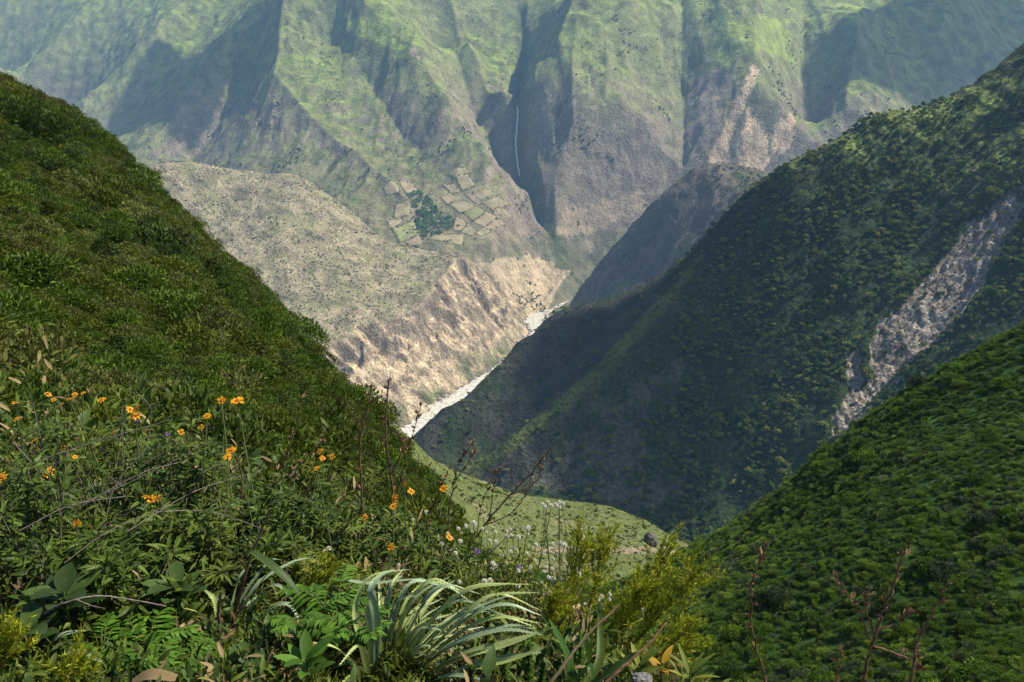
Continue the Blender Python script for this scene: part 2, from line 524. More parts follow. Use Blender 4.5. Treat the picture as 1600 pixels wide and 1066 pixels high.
_shelf = tps([at(*q) for q in ((600, 670, 300), (650, 700, 310), (700, 748, 330), (760, 778, 360), (830, 797, 390), (900, 802, 410), (960, 803, 420), (1000, 832, 405), (1012, 852, 390), (700, 800, 290), (800, 835, 330),
                               (900, 850, 340), (980, 858, 345), (620, 760, 250), (700, 870, 240), (900, 900, 270), (1000, 900, 290))] +
             [np.array(q) for q in ((-90, 380, -175), (-60, 430, -215), (0, 480, -275), (60, 500, -300), (110, 440, -280), (130, 380, -270), (-120, 250, -110), (150, 300, -250), (120, 520, -360), (-60, 560, -340))])


def shelf_h(x, y):
    return _shelf(x, y) + 3.6 * ridged(x / 42, y / 42, 4, 111) + 1.0 * fbm(x / 9, y / 9, 3, 113)


_right = tps([at(*q) for q in ((1600, 512, 190), (1500, 572, 190), (1400, 628, 190), (1300, 702, 195), (1200, 785, 200), (1130, 835, 205), (1040, 880, 210), (960, 925, 205), (1600, 700, 130), (1400, 800, 125), (1200, 900, 125),
                               (1050, 970, 130), (1040, 930, 170), (1130, 885, 165), (1600, 900, 98), (1400, 1000, 95), (1200, 1066, 96), (1600, 1066, 76), (1050, 1066, 100), (1800, 600, 150), (1900, 800, 100))] +
             [np.array(q) for q in ((150, 240, -92), (100, 250, -140), (60, 265, -178), (30, 260, -190), (-5, 200, -130), (-10, 120, -98), (0, 80, -80), (20, 50, -62), (60, 40, -52), (200, 200, -35), (150, 60, -20), (130, 30, -25), (200, 300, -112))])


def right_h(x, y):
    return _right(x, y) + 1.5 * fbm(x / 22, y / 22, 4, 121)


_left = tps([at(*q) for q in ((0, 132, 100), (60, 168, 105), (150, 222, 110), (250, 322, 110), (330, 412, 105), (400, 497, 98), (470, 548, 88), (540, 640, 74), (590, 692, 62), (640, 750, 48), (690, 815, 36),
                              (0, 300, 58), (200, 400, 52), (350, 500, 46), (100, 550, 22), (300, 610, 22), (450, 670, 27), (500, 740, 19), (560, 800, 19), (600, 840, 15), (0, 560, 15), (-150, 200, 70), (-150, 500, 14))] +
            [np.array(q) for q in ((8, 12, -15), (8, 25, -30), (-3, 9, -5.5), (-8, 6, -2.4), (3, 16, -15), (0, 30, -26), (6, 50, -52), (0, 60, -56), (20, 60, -66), (-5, 100, -85), (-20, 130, -95), (-15, 175, -145), (-45, 175, -120), (-80, 170, -75),
                                   (-130, 170, -30), (-110, 100, 18), (-60, 30, 8), (-20, 5, 2), (15, 5, -14), (30, 100, -110), (0, 7, -6.8), (0, 4, -4.0))], 1e-6)
_knoll = tps([at(*q) for q in ((0, 1066, 2.2), (300, 1066, 2.3), (600, 1066, 2.4), (900, 1066, 2.4), (0, 850, 5), (300, 880, 5), (600, 930, 4.5), (800, 975, 4), (950, 1040, 3.0))] +
             [np.array(q) for q in ((0, 0, -1.6), (-2, -2, -1.2), (1.2, 0, -2.0), (2.4, 2, -4.2), (1.9, 4, -5.0), (3.5, 1, -5.6), (1.2, 6, -6.4), (0, 7, -6.6), (0, 9, -8.4), (5, 6, -9.5), (2.5, 10, -11), (-3, 9, -5.8), (-6, 5, -2.4), (-6, 9, -3.6), (-3, 7, -4.2))], 1e-6)


def left_h(x, y):
    r = np.hypot(x, y)
    k = smooth(6.5, 11, r)
    return _left(x, y) * k + _knoll(x, y) * (1 - k) + smooth(10, 60, r) * 1.2 * fbm(x / 14, y / 14, 4, 131) + .05 * fbm(x / .8, y / .8, 3, 133)


# --- far mountain wall
X, Y = fan(-.86, .86, 860, 2950, 6700, 520, 1.15)
Z = far_h(X, Y)
sl = slope_of(X, Y, Z)
u_, v_ = pix(X, Y, Z)
n_a = fbm(X / 300, Y / 300, 4, 201); n_b = fbm(X / 70, Y / 70, 4, 203)
alt = smooth(-650, 150, Z + 130 * n_a)
col = mix(np.broadcast_to(DRY * .62, X.shape + (3,)), GRASS, alt * .75 + .15)
col = mix(col, BRIGHT, smooth(.62, .25, sl + .25 * n_b) * smooth(-350, 50, Z))
col = mix(col, SCRUB, smooth(.02, .3, n_b + .25 * n_a) * .75)
n_r = ridged((X + 45 * fbm(X / 420, Y / 420, 3, 71)) / 240, (Y + 45 * fbm(X / 420 + 60, Y / 420, 3, 72)) / 700, 4, 11)
col = mix(col, SCRUB * .75, smooth(-.05, -.45, n_r) * .7)
low = 1 - .75 * smooth(-380, 120, Z + 120 * n_a)
col = mix(col, ROCK * .9, smooth(.8, 1.3, sl + .3 * n_b + .15 * n_r) * .85 * low)
col = mix(col, ROCK * 1.1, smooth(.8, 1.1, sl) * smooth(.1, .45, n_r + .5 * n_b) * .6 * low)
col = mix(col, SCRUB * .8, smooth(60, 10, seg_dist(X, Y, [tuple(at(*q)[:2]) for q in F_RIDGES[14][2]])[0]) * .8)
bench = np.exp(-(((X + 230) / 330) ** 2 + ((Y - 3400) / 190) ** 2) ** 2)
col = mix(col, DRY * 1.0, bench * .8 * smooth(-.4, .2, n_b))
dr, _s = river_bank(X, Y)
col = mix(col, SCRUB * .8, smooth(190, 120, dr) * smooth(.1, -.1, n_b - .2 + .004 * (dr - 130)) * .5)
for poly, c, w in (([(1180, 100), (1165, 125), (1150, 160), (1125, 210), (1105, 245), (1108, 285), (1130, 285), (1140, 220), (1165, 160), (1185, 115)], np.array([.46, .34, .22]), 1.),
                   ([(1165, 165), (1185, 190), (1200, 215), (1200, 260), (1170, 290), (1150, 285), (1160, 220)], np.array([.52, .38, .24]), 1.),
                   ([(1075, 150), (1085, 120), (1130, 110), (1150, 130), (1120, 200), (1100, 230), (1080, 210)], ROCK * 1.2, .85),
                   ([(1210, 190), (1240, 180), (1245, 215), (1225, 240), (1205, 240)], np.array([.48, .35, .22]), 1.),
                   ([(875, 330), (1000, 300), (1010, 330), (960, 350), (900, 370), (870, 365)], TAN * .7, .6),
                   ([(745, 408), (840, 402), (888, 428), (860, 470), (845, 505), (800, 470)], TAN * .9, .9), ([(640, 75), (648, 78), (660, 100), (652, 98)], TAN, .9), ([(600, 40), (640, 80), (610, 78), (550, 50), (540, 25)], BRIGHT * 1.15, .9),
                   ([(1110, 20), (1235, 30), (1240, 100), (1190, 80), (1120, 95)], BRIGHT, .7)):
    col = mix(col, c, poly_soft(X, Y, Z, poly, 12, .06) * w * smooth(-.7, -.1, n_b))
far = sheet('mountain', X, Y, Z, col, M_FAR)

# --- bench above the tan river cliff
X, Y = fan(-.62, .10, 520, 1750, 3400, 480)
Z, over = bench_h(X, Y)
cliff = smooth(-8, 12, over)
d, side = river_bank(X, Y)
ok = (side > 0) & (d > -30)
sl = slope_of(X, Y, Z)
n_a = fbm(X / 120, Y / 120, 4, 211); n_b = fbm(X / 26, Y / 26, 4, 213)
col = mix(np.broadcast_to(DRY * 1.1, X.shape + (3,)), SCRUB, smooth(.05, .33, n_b) * .5)
col = mix(col, np.array([.16, .165, .07]), smooth(.05, .45, n_a + .1) * .5)
col = mix(col, TAN, cliff)
col = mix(col, TAN * 1.2, cliff * smooth(.05, .3, n_a + .4 * n_b))
col = mix(col, ROCK * .95, cliff * smooth(.0, .3, fbm(X / 55, Y / 55, 3, 217)) * .75)
col = mix(col, ROCK * .6, cliff * smooth(1.3, 2.2, sl) * .6)
col = mix(col, SCRUB, smooth(70, 25, d) * smooth(-.1, .1, n_a) * .8)
Z = np.where(ok, Z, np.minimum(Z, RZ - 12))
st = np.sin((Z + 14 * n_b + .12 * X) / 5.5 + 7 * n_a)
col = mix(col, TAN * .6, cliff * smooth(.2, .9, st) * smooth(-.1, .3, n_a) * .6)
shelf = sheet('canyon_bench', X, Y, Z, col, M_MID)

# --- spur behind and the big wooded spur on the right
X, Y = fan(.02, .42, 240, 2380, 3450, 260)
Z = back_h(X, Y)
n_b = fbm(X / 30, Y / 30, 4, 223); n_a = fbm(X / 120, Y / 120, 3, 224)
col = mix(np.broadcast_to(ROCK * .55, X.shape + (3,)), SCRUB * .9, smooth(-.05, .35, n_a + .4 * n_b) * .8)
col = mix(col, DRY * .7, smooth(.2, .5, n_b) * .5)
sheet('hill', X, Y, Z, col, M_MID)

X, Y = fan(-.26, .92, 760, 880 * EK, 2740 * EK, 560)
Z = spur_h(X, Y)
sl = slope_of(X, Y, Z)
u_, v_ = pix(X, Y, Z)
n_a = fbm(X / 110, Y / 110, 4, 231); n_b = fbm(X / 24, Y / 24, 4, 233)
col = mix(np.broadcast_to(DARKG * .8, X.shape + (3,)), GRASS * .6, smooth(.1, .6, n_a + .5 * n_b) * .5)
ribside = smooth(40, -60, (u_ - 1010) + (v_ - 560) * .9)            # bare flank towards the river; its shade is darkened into the rock colour
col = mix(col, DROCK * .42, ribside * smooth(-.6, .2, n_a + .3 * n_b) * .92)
col = mix(col, GRASS, smooth(-330 * EK, -120 * EK, Z) * smooth(1.0, .55, sl) * .8)
col = mix(col, GRASS * .45, smooth(20, 5, seg_dist(X, Y, [tuple(EK * at(*q)[:2]) for q in ((1085, 410, 2150), (1030, 485, 2030), (960, 562, 1910), (880, 642, 1830), (800, 705, 1790), (740, 745, 1770))])[0]) * .8)  # thin grass line along the rib; its sunlit edge is put into the colour
scar = poly_soft(X, Y, Z, SCAR, 12, .07)
n_s = fbm((X + .6 * Z) / 11, (Y - .8 * Z) / 11, 4, 237)
col = mix(col, mix(mix(np.array([.17, .145, .115]) + 0 * X[..., None], np.array([.25, .215, .175]), smooth(-.25, .05, n_s)), np.array([.27, .245, .21]), smooth(.05, .4, n_s)), scar * .95)
sc2 = poly_soft(X, Y, Z, [(1500, 275), (1525, 262), (1545, 285), (1530, 305), (1510, 300)], 8) | poly_soft(X, Y, Z, [(1000, 680), (1060, 620), (1080, 560), (1000, 600), (900, 680), (820, 760), (980, 800), (1090, 770)], 30)
col = mix(col, DROCK, sc2 * .7)
SPUR_SCAR = scar
SPUR = (X, Y, Z)
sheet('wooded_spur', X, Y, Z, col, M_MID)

# --- sunlit shelf below, hillside on the right, hillside on the left with the viewpoint
X, Y = fan(-.36, .40, 260, 215, 560, 220)
Z = shelf_h(X, Y)
n_b = fbm(X / 8, Y / 8, 4, 243); n_a = fbm(X / 40, Y / 40, 3, 244)
col = mix(np.broadcast_to(np.array([.085, .104, .032]), X.shape + (3,)), np.array([.09, .11, .04]), smooth(.0, .35, n_b + .3 * n_a) * .7)
u_, v_ = pix(X, Y, Z)
col = mix(col, EARTH * .65, smooth(8, 2, np.abs(v_ - 860 - 4 * n_a)) * smooth(820, 850, u_) * .9)
col = mix(col, DRY, smooth(.1, .4, n_a) * .35)
sheet('grassy_shelf', X, Y, Z, col, M_NEAR)

X, Y = fan(-.15, 1.15, 420, 30, 310, 300, 1.3)
Z = right_h(X, Y)
RIGHT = (X, Y, Z)
n_b = fbm(X / 6, Y / 6, 4, 253)
col = mix(np.broadcast_to(np.array([.026, .060, .008]), X.shape + (3,)), np.array([.045, .085, .012]), smooth(-.1, .4, n_b))
sheet('hillside_right', X, Y, Z, col, M_NEAR)

th = np.linspace(math.radians(-62), math.radians(64), 420)
rr = np.concatenate([np.linspace(.0, 8, 120), 8 * (190 / 8) ** np.linspace(0.01, 1, 260)])
X, Y = rr[:, None] * np.sin(th)[None] * 1.0, rr[:, None] * np.cos(th)[None] - 1.2
Z = left_h(X, Y)
LEFT = (X, Y, Z)
n_b = fbm(X / 4, Y / 4, 4, 263)
col = mix(np.broadcast_to(DARKG * .6, X.shape + (3,)), np.array([.024, .030, .008]), smooth(-.1, .5, n_b))
col = mix(col, np.array([.05, .036, .024]), smooth(16, 8, np.hypot(X, Y)))
sheet('hillside_left', X, Y, Z, col, M_NEAR)

# --- river, with sand and boulders along its edge
def ribbon(name, line, half, z, mat, n=220, jit=6.0, seed=5, **props):
    P = np.array(line, float)
    s = np.concatenate([[0], np.cumsum(np.hypot(*np.diff(P, axis=0).T))])
    t = np.linspace(0, s[-1], n)
    cx, cy = np.interp(t, s, P[:, 0]), np.interp(t, s, P[:, 1])
    for _ in range(6):
        cx[1:-1] = (cx[:-2] + 2 * cx[1:-1] + cx[2:]) / 4; cy[1:-1] = (cy[:-2] + 2 * cy[1:-1] + cy[2:]) / 4
    tx, ty = np.gradient(cx), np.gradient(cy)
    l = np.hypot(tx, ty); nx, ny = -ty / l, tx / l
    k = np.linspace(-1, 1, 9)
    hw = half + jit * fbm(t / 120, t * 0 + seed, 3, seed)
    X = cx[:, None] + nx[:, None] * hw[:, None] * k; Y = cy[:, None] + ny[:, None] * hw[:, None] * k
    co = np.stack([X, Y, np.full(X.shape, z)], -1).reshape(-1, 3)
    me = make_mesh(name, co, grid_faces(n, 9), None, True)
    return link(name, me, mat, **props)


m, N, L, P = new_mat('river_water')
P.inputs['Base Color'].default_value = (.62, .57, .46, 1)
P.inputs['Roughness'].default_value = .35
geo = N.new('ShaderNodeNewGeometry')
nz = N.new('ShaderNodeTexNoise'); nz.inputs['Scale'].default_value = .09; nz.inputs['Detail'].default_value = 6
L.new(geo.outputs['Position'], nz.inputs['Vector'])
cr = N.new('ShaderNodeValToRGB')
cr.color_ramp.elements[0].position = .40; cr.color_ramp.elements[0].color = (.36, .335, .27, 1)
cr.color_ramp.elements[1].position = .62; cr.color_ramp.elements[1].color = (.62, .60, .53, 1)
L.new(nz.outputs['Fac'], cr.inputs[0]); L.new(cr.outputs[0], P.inputs['Base Color'])
bp = N.new('ShaderNodeBump'); bp.inputs['Strength'].default_value = .6; bp.inputs['Distance'].default_value = 1.0
L.new(nz.outputs['Fac'], bp.inputs['Height']); L.new(bp.outputs[0], P.inputs['Normal'])
M_WATER = m
M_SAND = plain_mat('river_sand', (.42, .37, .29), .9, .35, .05)
ribbon('riverbed', RIVER, RHALF + 22, RZ - 1.5, M_SAND, kind='structure', jit=14)
ribbon('river', RIVER, RHALF + 1, RZ, M_WATER, kind='structure', jit=14)

# --- the air: one even pale box of haze round the camera and the whole place
def box_mesh(name, lo, hi):
    co = [(x, y, z) for x in (lo[0], hi[0]) for y in (lo[1], hi[1]) for z in (lo[2], hi[2])]
    f = [(0, 1, 3, 2), (4, 6, 7, 5), (0, 4, 5, 1), (2, 3, 7, 6), (0, 2, 6, 4), (1, 5, 7, 3)]
    return make_mesh(name, co, f)


HAZE_DENSITY = 5.4e-5
mh = bpy.data.materials.new('haze_air'); mh.use_nodes = True
mh.node_tree.nodes.clear()
vo = mh.node_tree.nodes.new('ShaderNodeVolumePrincipled'); oo = mh.node_tree.nodes.new('ShaderNodeOutputMaterial')
vo.inputs['Color'].default_value = (.34, .61, 1.0, 1)
vo.inputs['Density'].default_value = HAZE_DENSITY
vo.inputs['Anisotropy'].default_value = .0
mh.node_tree.links.new(vo.outputs[0], oo.inputs['Volume'])
# ---------------------------------------------------------------- mesh tools for plants
class MB:
    """collects triangles with a tint per vertex"""
    def __init__(self):
        self.co, self.f, self.t, self.n = [], [], [], 0

    def add(self, co, faces, tint=0.5):
        co = np.asarray(co, float).reshape(-1, 3); faces = np.asarray(faces, np.int64)
        if faces.shape[1] == 4:
            faces = np.concatenate([faces[:, [0, 1, 2]], faces[:, [0, 2, 3]]])
        self.co.append(co); self.f.append(faces + self.n)
        self.t.append(np.broadcast_to(np.asarray(tint, float), (len(co),)))
        self.n += len(co)
        return self

    def mesh(self, name, smooth_shade=True):
        me = make_mesh(name, np.concatenate(self.co), np.concatenate(self.f), None, smooth_shade)
        a = me.attributes.new('tint', 'FLOAT', 'POINT')
        a.data.foreach_set('value', np.concatenate(self.t).astype(np.float32))
        return me

    def build(self, name, mat, parent=None, smooth_shade=True, **props):
        return link(name, self.mesh(name, smooth_shade), mat, parent, **props)


def unit(v):
    v = np.asarray(v, float)
    return v / (np.linalg.norm(v, axis=-1, keepdims=True) + 1e-12)


def curve(pts, n):
    """Catmull-Rom through the points"""
    P = np.array(pts, float)
    P = np.concatenate([[2 * P[0] - P[1]], P, [2 * P[-1] - P[-2]]])
    t = np.linspace(0, len(P) - 3 - 1e-6, n)
    i = t.astype(int); f = (t - i)[:, None]
    a, b, c, d = P[i], P[i + 1], P[i + 2], P[i + 3]
    return .5 * (2 * b + (c - a) * f + (2 * a - 5 * b + 4 * c - d) * f ** 2 + (3 * b - a - 3 * c + d) * f ** 3)


def tube(mb, pts, r0, r1, n=None, sides=5, tint=.5, wob=0.):
    P = curve(pts, n or max(3, 3 * len(pts)))
    if wob:
        P[1:] += rng.normal(0, wob, P[1:].shape)
    T = unit(np.gradient(P, axis=0))
    up = np.where(np.abs(T[:, 2:3]) > .95, [[1., 0, 0]], [[0., 0, 1]])
    A = unit(np.cross(T, up)); B = np.cross(T, A)
    r = np.linspace(r0, r1, len(P))[:, None, None]
    th = np.linspace(0, 2 * math.pi, sides, endpoint=False)
    co = P[:, None] + r * (A[:, None] * np.cos(th)[None, :, None] + B[:, None] * np.sin(th)[None, :, None])
    i = np.arange(len(P) * sides).reshape(len(P), sides)
    j = np.roll(i, -1, 1)
    f = np.stack([i[:-1], j[:-1], j[1:], i[1:]], -1).reshape(-1, 4)
    mb.add(co, f, tint)
    return P


def strap(mb, pts, width, n=14, fold=.35, tip=.9, side=None, tint=.5, spines=0.0, base_w=.75):
    """a long leaf: a channelled strip along a curve"""
    P = curve(pts, n)
    T = unit(np.gradient(P, axis=0))
    S = np.array(side if side is not None else [0, 0, 1.]) if side is not None else None
    if S is None:
        S = unit(np.cross(T, [0, 0, 1.]))
    else:
        S = unit(S - (T * S).sum(-1, keepdims=True) * T)
    Nn = unit(np.cross(S, T))
    s = np.linspace(0, 1, n)
    w = width * (base_w + (1 - base_w) * np.minimum(s * 4, 1)) * np.where(s < .35, 1, 1 - ((s - .35) / .65) ** 1.6 * tip)
    k = np.array([-1, -.5, 0, .5, 1])
    dep = fold * np.array([.9, .3, 0, .3, .9])
    co = P[:, None] + S[:, None] * (k[None, :, None] * w[:, None, None] / 2) + Nn[:, None] * (dep[None, :, None] * w[:, None, None] / 2)
    mb.add(co, grid_faces(n, 5), tint + .25 * (np.abs(np.tile(k, n)) - .5))
    if spines:
        for e in (0, 4):
            sg = -1 if e == 0 else 1
            q = np.arange(1, n - 1, 1)
            for fr in (0, .5):
                b = co[q, e] * (1 - fr) + co[np.minimum(q + 1, n - 1), e] * fr
                tp = b + S[q] * sg * spines + T[q] * spines * .7
                b2 = b + T[q] * spines * .5
                m = len(q)
                mb.add(np.concatenate([b, b2, tp]), np.stack([np.arange(m), np.arange(m) + m, np.arange(m) + 2 * m], -1), .95)


def blades(mb, base, dirs, nrm, length, width, droop=.15, seg=3, tint=None, wide=.35, cup=.18):
    """many small leaves at once: base (n,3), dirs (n,3), nrm (n,3)"""
    n = len(base)
    D = unit(dirs); S = unit(np.cross(D, nrm)); U = np.cross(S, D)
    length = np.broadcast_to(length, (n,)); width = np.broadcast_to(width, (n,))
    t = np.linspace(0, 1, seg + 1)
    prof = np.sin(np.pi * np.clip(t, 0, 1) ** (.7 if wide < .45 else 1.0)) ** .8
    prof[0] = .12; prof[-1] = .0
    mid = base[:, None] + D[:, None] * (length[:, None] * t)[..., None] - U[:, None] * (droop * length[:, None] * t ** 2)[..., None] * 1.0
    off = S[:, None] * (width[:, None] * prof / 2)[..., None]
    lift = U[:, None] * (cup * width[:, None] * prof)[..., None]
    co = np.stack([mid - off + lift, mid, mid + off + lift], 2)          # n, seg+1, 3, 3
    m = (seg + 1) * 3
    g = grid_faces(seg + 1, 3)
    f = (g[None] + (np.arange(n) * m)[:, None, None]).reshape(-1, 4)
    tt = rng.random(n) if tint is None else np.broadcast_to(tint, (n,))
    mb.add(co.reshape(-1, 3), f, np.repeat(tt, m))


def flakes(mb, base, dirs, nrm, length, width, tint=None):
    """the simplest leaf: one bent diamond"""
    n = len(base)
    D = unit(dirs); S = unit(np.cross(D, nrm)); U = np.cross(S, D)
    length = np.broadcast_to(length, (n,))[:, None]; width = np.broadcast_to(width, (n,))[:, None]
    co = np.stack([base, base + D * length * .5 - S * width / 2 + U * width * .15, base + D * length, base + D * length * .5 + S * width / 2 + U * width * .15], 1)
    f = (np.array([[0, 1, 2, 3]])[None] + (np.arange(n) * 4)[:, None, None]).reshape(-1, 4)
    tt = rng.random(n) if tint is None else np.broadcast_to(tint, (n,))
    mb.add(co.reshape(-1, 3), f, np.repeat(tt, 4))


def rand_dir(n):
    return unit(rng.normal(size=(n, 3)))


def shrub_mesh(name, n, lobes, leaf, wide, height=.8, lift=.35, mats=None):
    """a bush about 1 m in radius made of leafy lobes"""
    mb = MB()
    c = rand_dir(lobes) * (rng.random(lobes) ** .4 * .72)[:, None]
    c[:, 2] = np.abs(c[:, 2]) * height + .05
    r = .28 + .22 * rng.random(lobes)
    lt = rng.random(lobes)
    k = rng.integers(0, lobes, n)
    d = rand_dir(n)
    d[:, 2] = np.where(d[:, 2] < -.3, -d[:, 2], d[:, 2])
    p = c[k] + d * (r[k] * (.55 + .5 * rng.random(n) ** .6))[:, None]
    dirs = unit(d * .7 + rng.normal(size=(n, 3)) * .5 + np.array([0, 0, lift]))
    flakes(mb, p, dirs, unit(rng.normal(size=(n, 3)) + np.array([0, 0, 1.])), leaf * (.6 + .8 * rng.random(n)), wide * (.6 + .8 * rng.random(n)), np.clip(.55 * lt[k] + .55 * rng.random(n) * 1.0 - .05, 0, 1))
    return mb.mesh(name, False), c


def stem_mesh(name, c):
    mb = MB()
    for q in c[:6]:
        tube(mb, [(0, 0, -.25), q * .45 + np.array([0, 0, -.02]), q], .035, .012, 5, 4, .4)
    return mb.mesh(name)


M_STEM = plain_mat('bark', (.075, .055, .038), .85, .4, 30)
M_SHRUB = [leaf_mat('olive_leaves', (.054, .080, .006), (.130, .155, .012), .6, .25, .55), leaf_mat('green_leaves', (.042, .086, .006), (.105, .160, .012), .6, .25, .55),
           leaf_mat('dark_leaves', (.030, .058, .006), (.076, .108, .012), .6, .2, .5), leaf_mat('pale_leaves', (.070, .090, .018), (.155, .175, .038), .65, .25, .5),
           leaf_mat('dry_shrub_leaves', (.070, .078, .016), (.140, .140, .030), .7, .2, .5)]
M_GSHRUB = [leaf_mat('glossy_leaves', (.046, .105, .005), (.130, .225, .012), .6, .25, .55), leaf_mat('fresh_leaves', (.070, .135, .006), (.170, .260, .016), .6, .25, .55),
            leaf_mat('deep_leaves', (.034, .080, .005), (.090, .155, .010), .6, .2, .5), leaf_mat('greyish_leaves', (.045, .078, .026), (.095, .135, .046), .6, .2, .5)]
M_FOREST = [leaf_mat('forest_leaves', (.034, .074, .005), (.110, .165, .010), .7, .15, .45), leaf_mat('forest_pale_leaves', (.100, .135, .014), (.240, .260, .034), .7, .15, .4)]
M_SCRUB = [leaf_mat('scrub_leaves', (.045, .062, .024), (.095, .112, .040), .8, .1, .3)]

UNLINKED = bpy.data.collections.new


def source(kind, meshes):
    """meshes kept as sources of a scatter, not themselves part of the place"""
    col = bpy.data.collections.new(kind)
    for i, me in enumerate(meshes):
        o = bpy.data.objects.new('%s_%02d' % (kind, i), me)
        col.objects.link(o)
    return col


def scatter(name, pts, sc, col, nvar, label, lean=.15, squash=None, patch=0.):
    """one object of ground cover: many plants too many to count"""
    n = len(pts)
    me = bpy.data.meshes.new(name)
    me.vertices.add(n); me.vertices.foreach_set('co', np.asarray(pts, np.float32).ravel())
    a = me.attributes.new('size', 'FLOAT_VECTOR', 'POINT')
    s3 = np.repeat(np.asarray(sc)[:, None], 3, 1) * (1 + .2 * rng.normal(size=(n, 3)).clip(-1.5, 1.5))
    if squash:
        s3[:, 2] *= squash
    a.data.foreach_set('vector', s3.astype(np.float32).ravel())
    a = me.attributes.new('turn', 'FLOAT_VECTOR', 'POINT')
    a.data.foreach_set('vector', np.stack([rng.normal(0, lean, n), rng.normal(0, lean, n), rng.random(n) * 6.283], -1).astype(np.float32).ravel())
    a = me.attributes.new('pick', 'INT', 'POINT')
    pk = rng.integers(0, nvar, n)
    if patch:
        P_ = np.asarray(pts)
        pk = np.clip(np.floor((.5 + 1.1 * fbm(P_[:, 0] / patch, P_[:, 1] / patch, 3, 77) + rng.normal(0, .22, n)) * nvar), 0, nvar - 1)
    a.data.foreach_set('value', pk.astype(np.int32))
    o = link(name, me, None, None, kind='stuff', label=label)
    ng = bpy.data.node_groups.new(name, 'GeometryNodeTree')
    ng.interface.new_socket('Geometry', in_out='INPUT', socket_type='NodeSocketGeometry')
    ng.interface.new_socket('Geometry', in_out='OUTPUT', socket_type='NodeSocketGeometry')
    N, L = ng.nodes, ng.links
    gi, go = N.new('NodeGroupInput'), N.new('NodeGroupOutput')
    ip = N.new('GeometryNodeInstanceOnPoints'); ci = N.new('GeometryNodeCollectionInfo')
    ci.inputs['Collection'].default_value = col
    ci.inputs['Separate Children'].default_value = True; ci.inputs['Reset Children'].default_value = True

    def named(nm, ty):
        q = N.new('GeometryNodeInputNamedAttribute'); q.data_type = ty; q.inputs['Name'].default_value = nm
        return q.outputs['Attribute']
    e = N.new('FunctionNodeEulerToRotation')
    L.new(named('turn', 'FLOAT_VECTOR'), e.inputs[0])
    L.new(gi.outputs[0], ip.inputs['Points']); L.new(ci.outputs[0], ip.inputs['Instance'])
    ip.inputs['Pick Instance'].default_value = True
    L.new(named('pick', 'INT'), ip.inputs['Instance Index']); L.new(e.outputs[0], ip.inputs['Rotation']); L.new(named('size', 'FLOAT_VECTOR'), ip.inputs['Scale'])
    L.new(ip.outputs[0], go.inputs[0])
    md = o.modifiers.new('scatter', 'NODES'); md.node_group = ng
    return o


def pick_points(G, n, mask=None, weight=None):
    """random points on a ground sheet"""
    X, Y, Z = G
    ny, nx = X.shape
    w = np.ones((ny - 1, nx - 1)) if weight is None else weight[:-1, :-1].copy()
    if mask is not None:
        w = w * mask[:-1, :-1]
    w = (w / w.sum()).ravel()
    k = rng.choice(len(w), n, p=w)
    i, j = k // (nx - 1), k % (nx - 1)
    a, b = rng.random(n), rng.random(n)

    def lerp(Q):
        return (Q[i, j] * (1 - a) + Q[i + 1, j] * a) * (1 - b) + (Q[i, j + 1] * (1 - a) + Q[i + 1, j + 1] * a) * b
    return np.stack([lerp(X), lerp(Y), lerp(Z)], -1)


def cell_area(G):
    X, Y, Z = G
    P = np.stack(G, -1)
    a = np.gradient(P, axis=0); b = np.gradient(P, axis=1)
    return np.linalg.norm(np.cross(a, b), axis=-1)


def thing(name, loc, label, category, group=None, rotz=0.):
    o = link(name, None, None, None, label=label, category=category)
    o.location = loc; o.rotation_euler = (0, 0, rotz)
    o.empty_display_size = .1
    if group:
        o['group'] = group
    return o


# ---------------------------------------------------------------- shrubs on the two near hillsides
def shrub_set(kind, mats, n, leaf, wide, count=8):
    out = []
    for i in range(count):
        me, c = shrub_mesh(kind, n, 9 + i % 4, leaf, wide, .7 + .35 * rng.random())
        me.materials.append(mats[i % len(mats)])
        sm = stem_mesh(kind + '_stems', c); sm.materials.append(M_STEM)
        out.append((me, sm))
    return out


L_SET = shrub_set('hill_shrub', [M_SHRUB[2], M_SHRUB[2], M_SHRUB[1], M_SHRUB[1], M_SHRUB[0], M_SHRUB[0], M_SHRUB[3], M_SHRUB[4]], 2500, .115, .046)
R_SET = shrub_set('slope_shrub', [M_GSHRUB[2], M_GSHRUB[2], M_GSHRUB[0], M_GSHRUB[0], M_GSHRUB[0], M_GSHRUB[1], M_GSHRUB[1], M_GSHRUB[3]], 2200, .14, .064)
L_COL = source('hill_shrub_source', [a for a, _ in L_SET]); R_COL = source('slope_shrub_source', [a for a, _ in R_SET])


def spot(p, vs, us):
    u, v = pix(*p)
    return vs[1][int(np.searchsorted(vs[0], v))] + ' ' + us[1][int(np.searchsorted(us[0], u))]


def shrub_things(pts, sc, sets, words, group, where):
    for p, s in zip(pts, sc):
        i = int(rng.integers(0, len(sets)))
        t = thing('shrub', p, '%s shrub %s' % (words[i % len(words)], spot(p, *where)), 'shrub', group, rng.random() * 6.28)
        t.scale = (s * (.9 + .3 * rng.random()), s * (.9 + .3 * rng.random()), s * (.8 + .4 * rng.random()))
        link('foliage', sets[i][0], None, t); link('stem', sets[i][1], None, t)


def split_largest(pts, sc, n, lo=-20, hi=1620, vmax=1080):
    u, v = pix(*pts.T)
    show = np.where((u > lo) & (u < hi) & (v > 60) & (v < vmax), sc / pts[:, 1], 0)
    k = np.argsort(-show)
    return k[:n], k[n:]


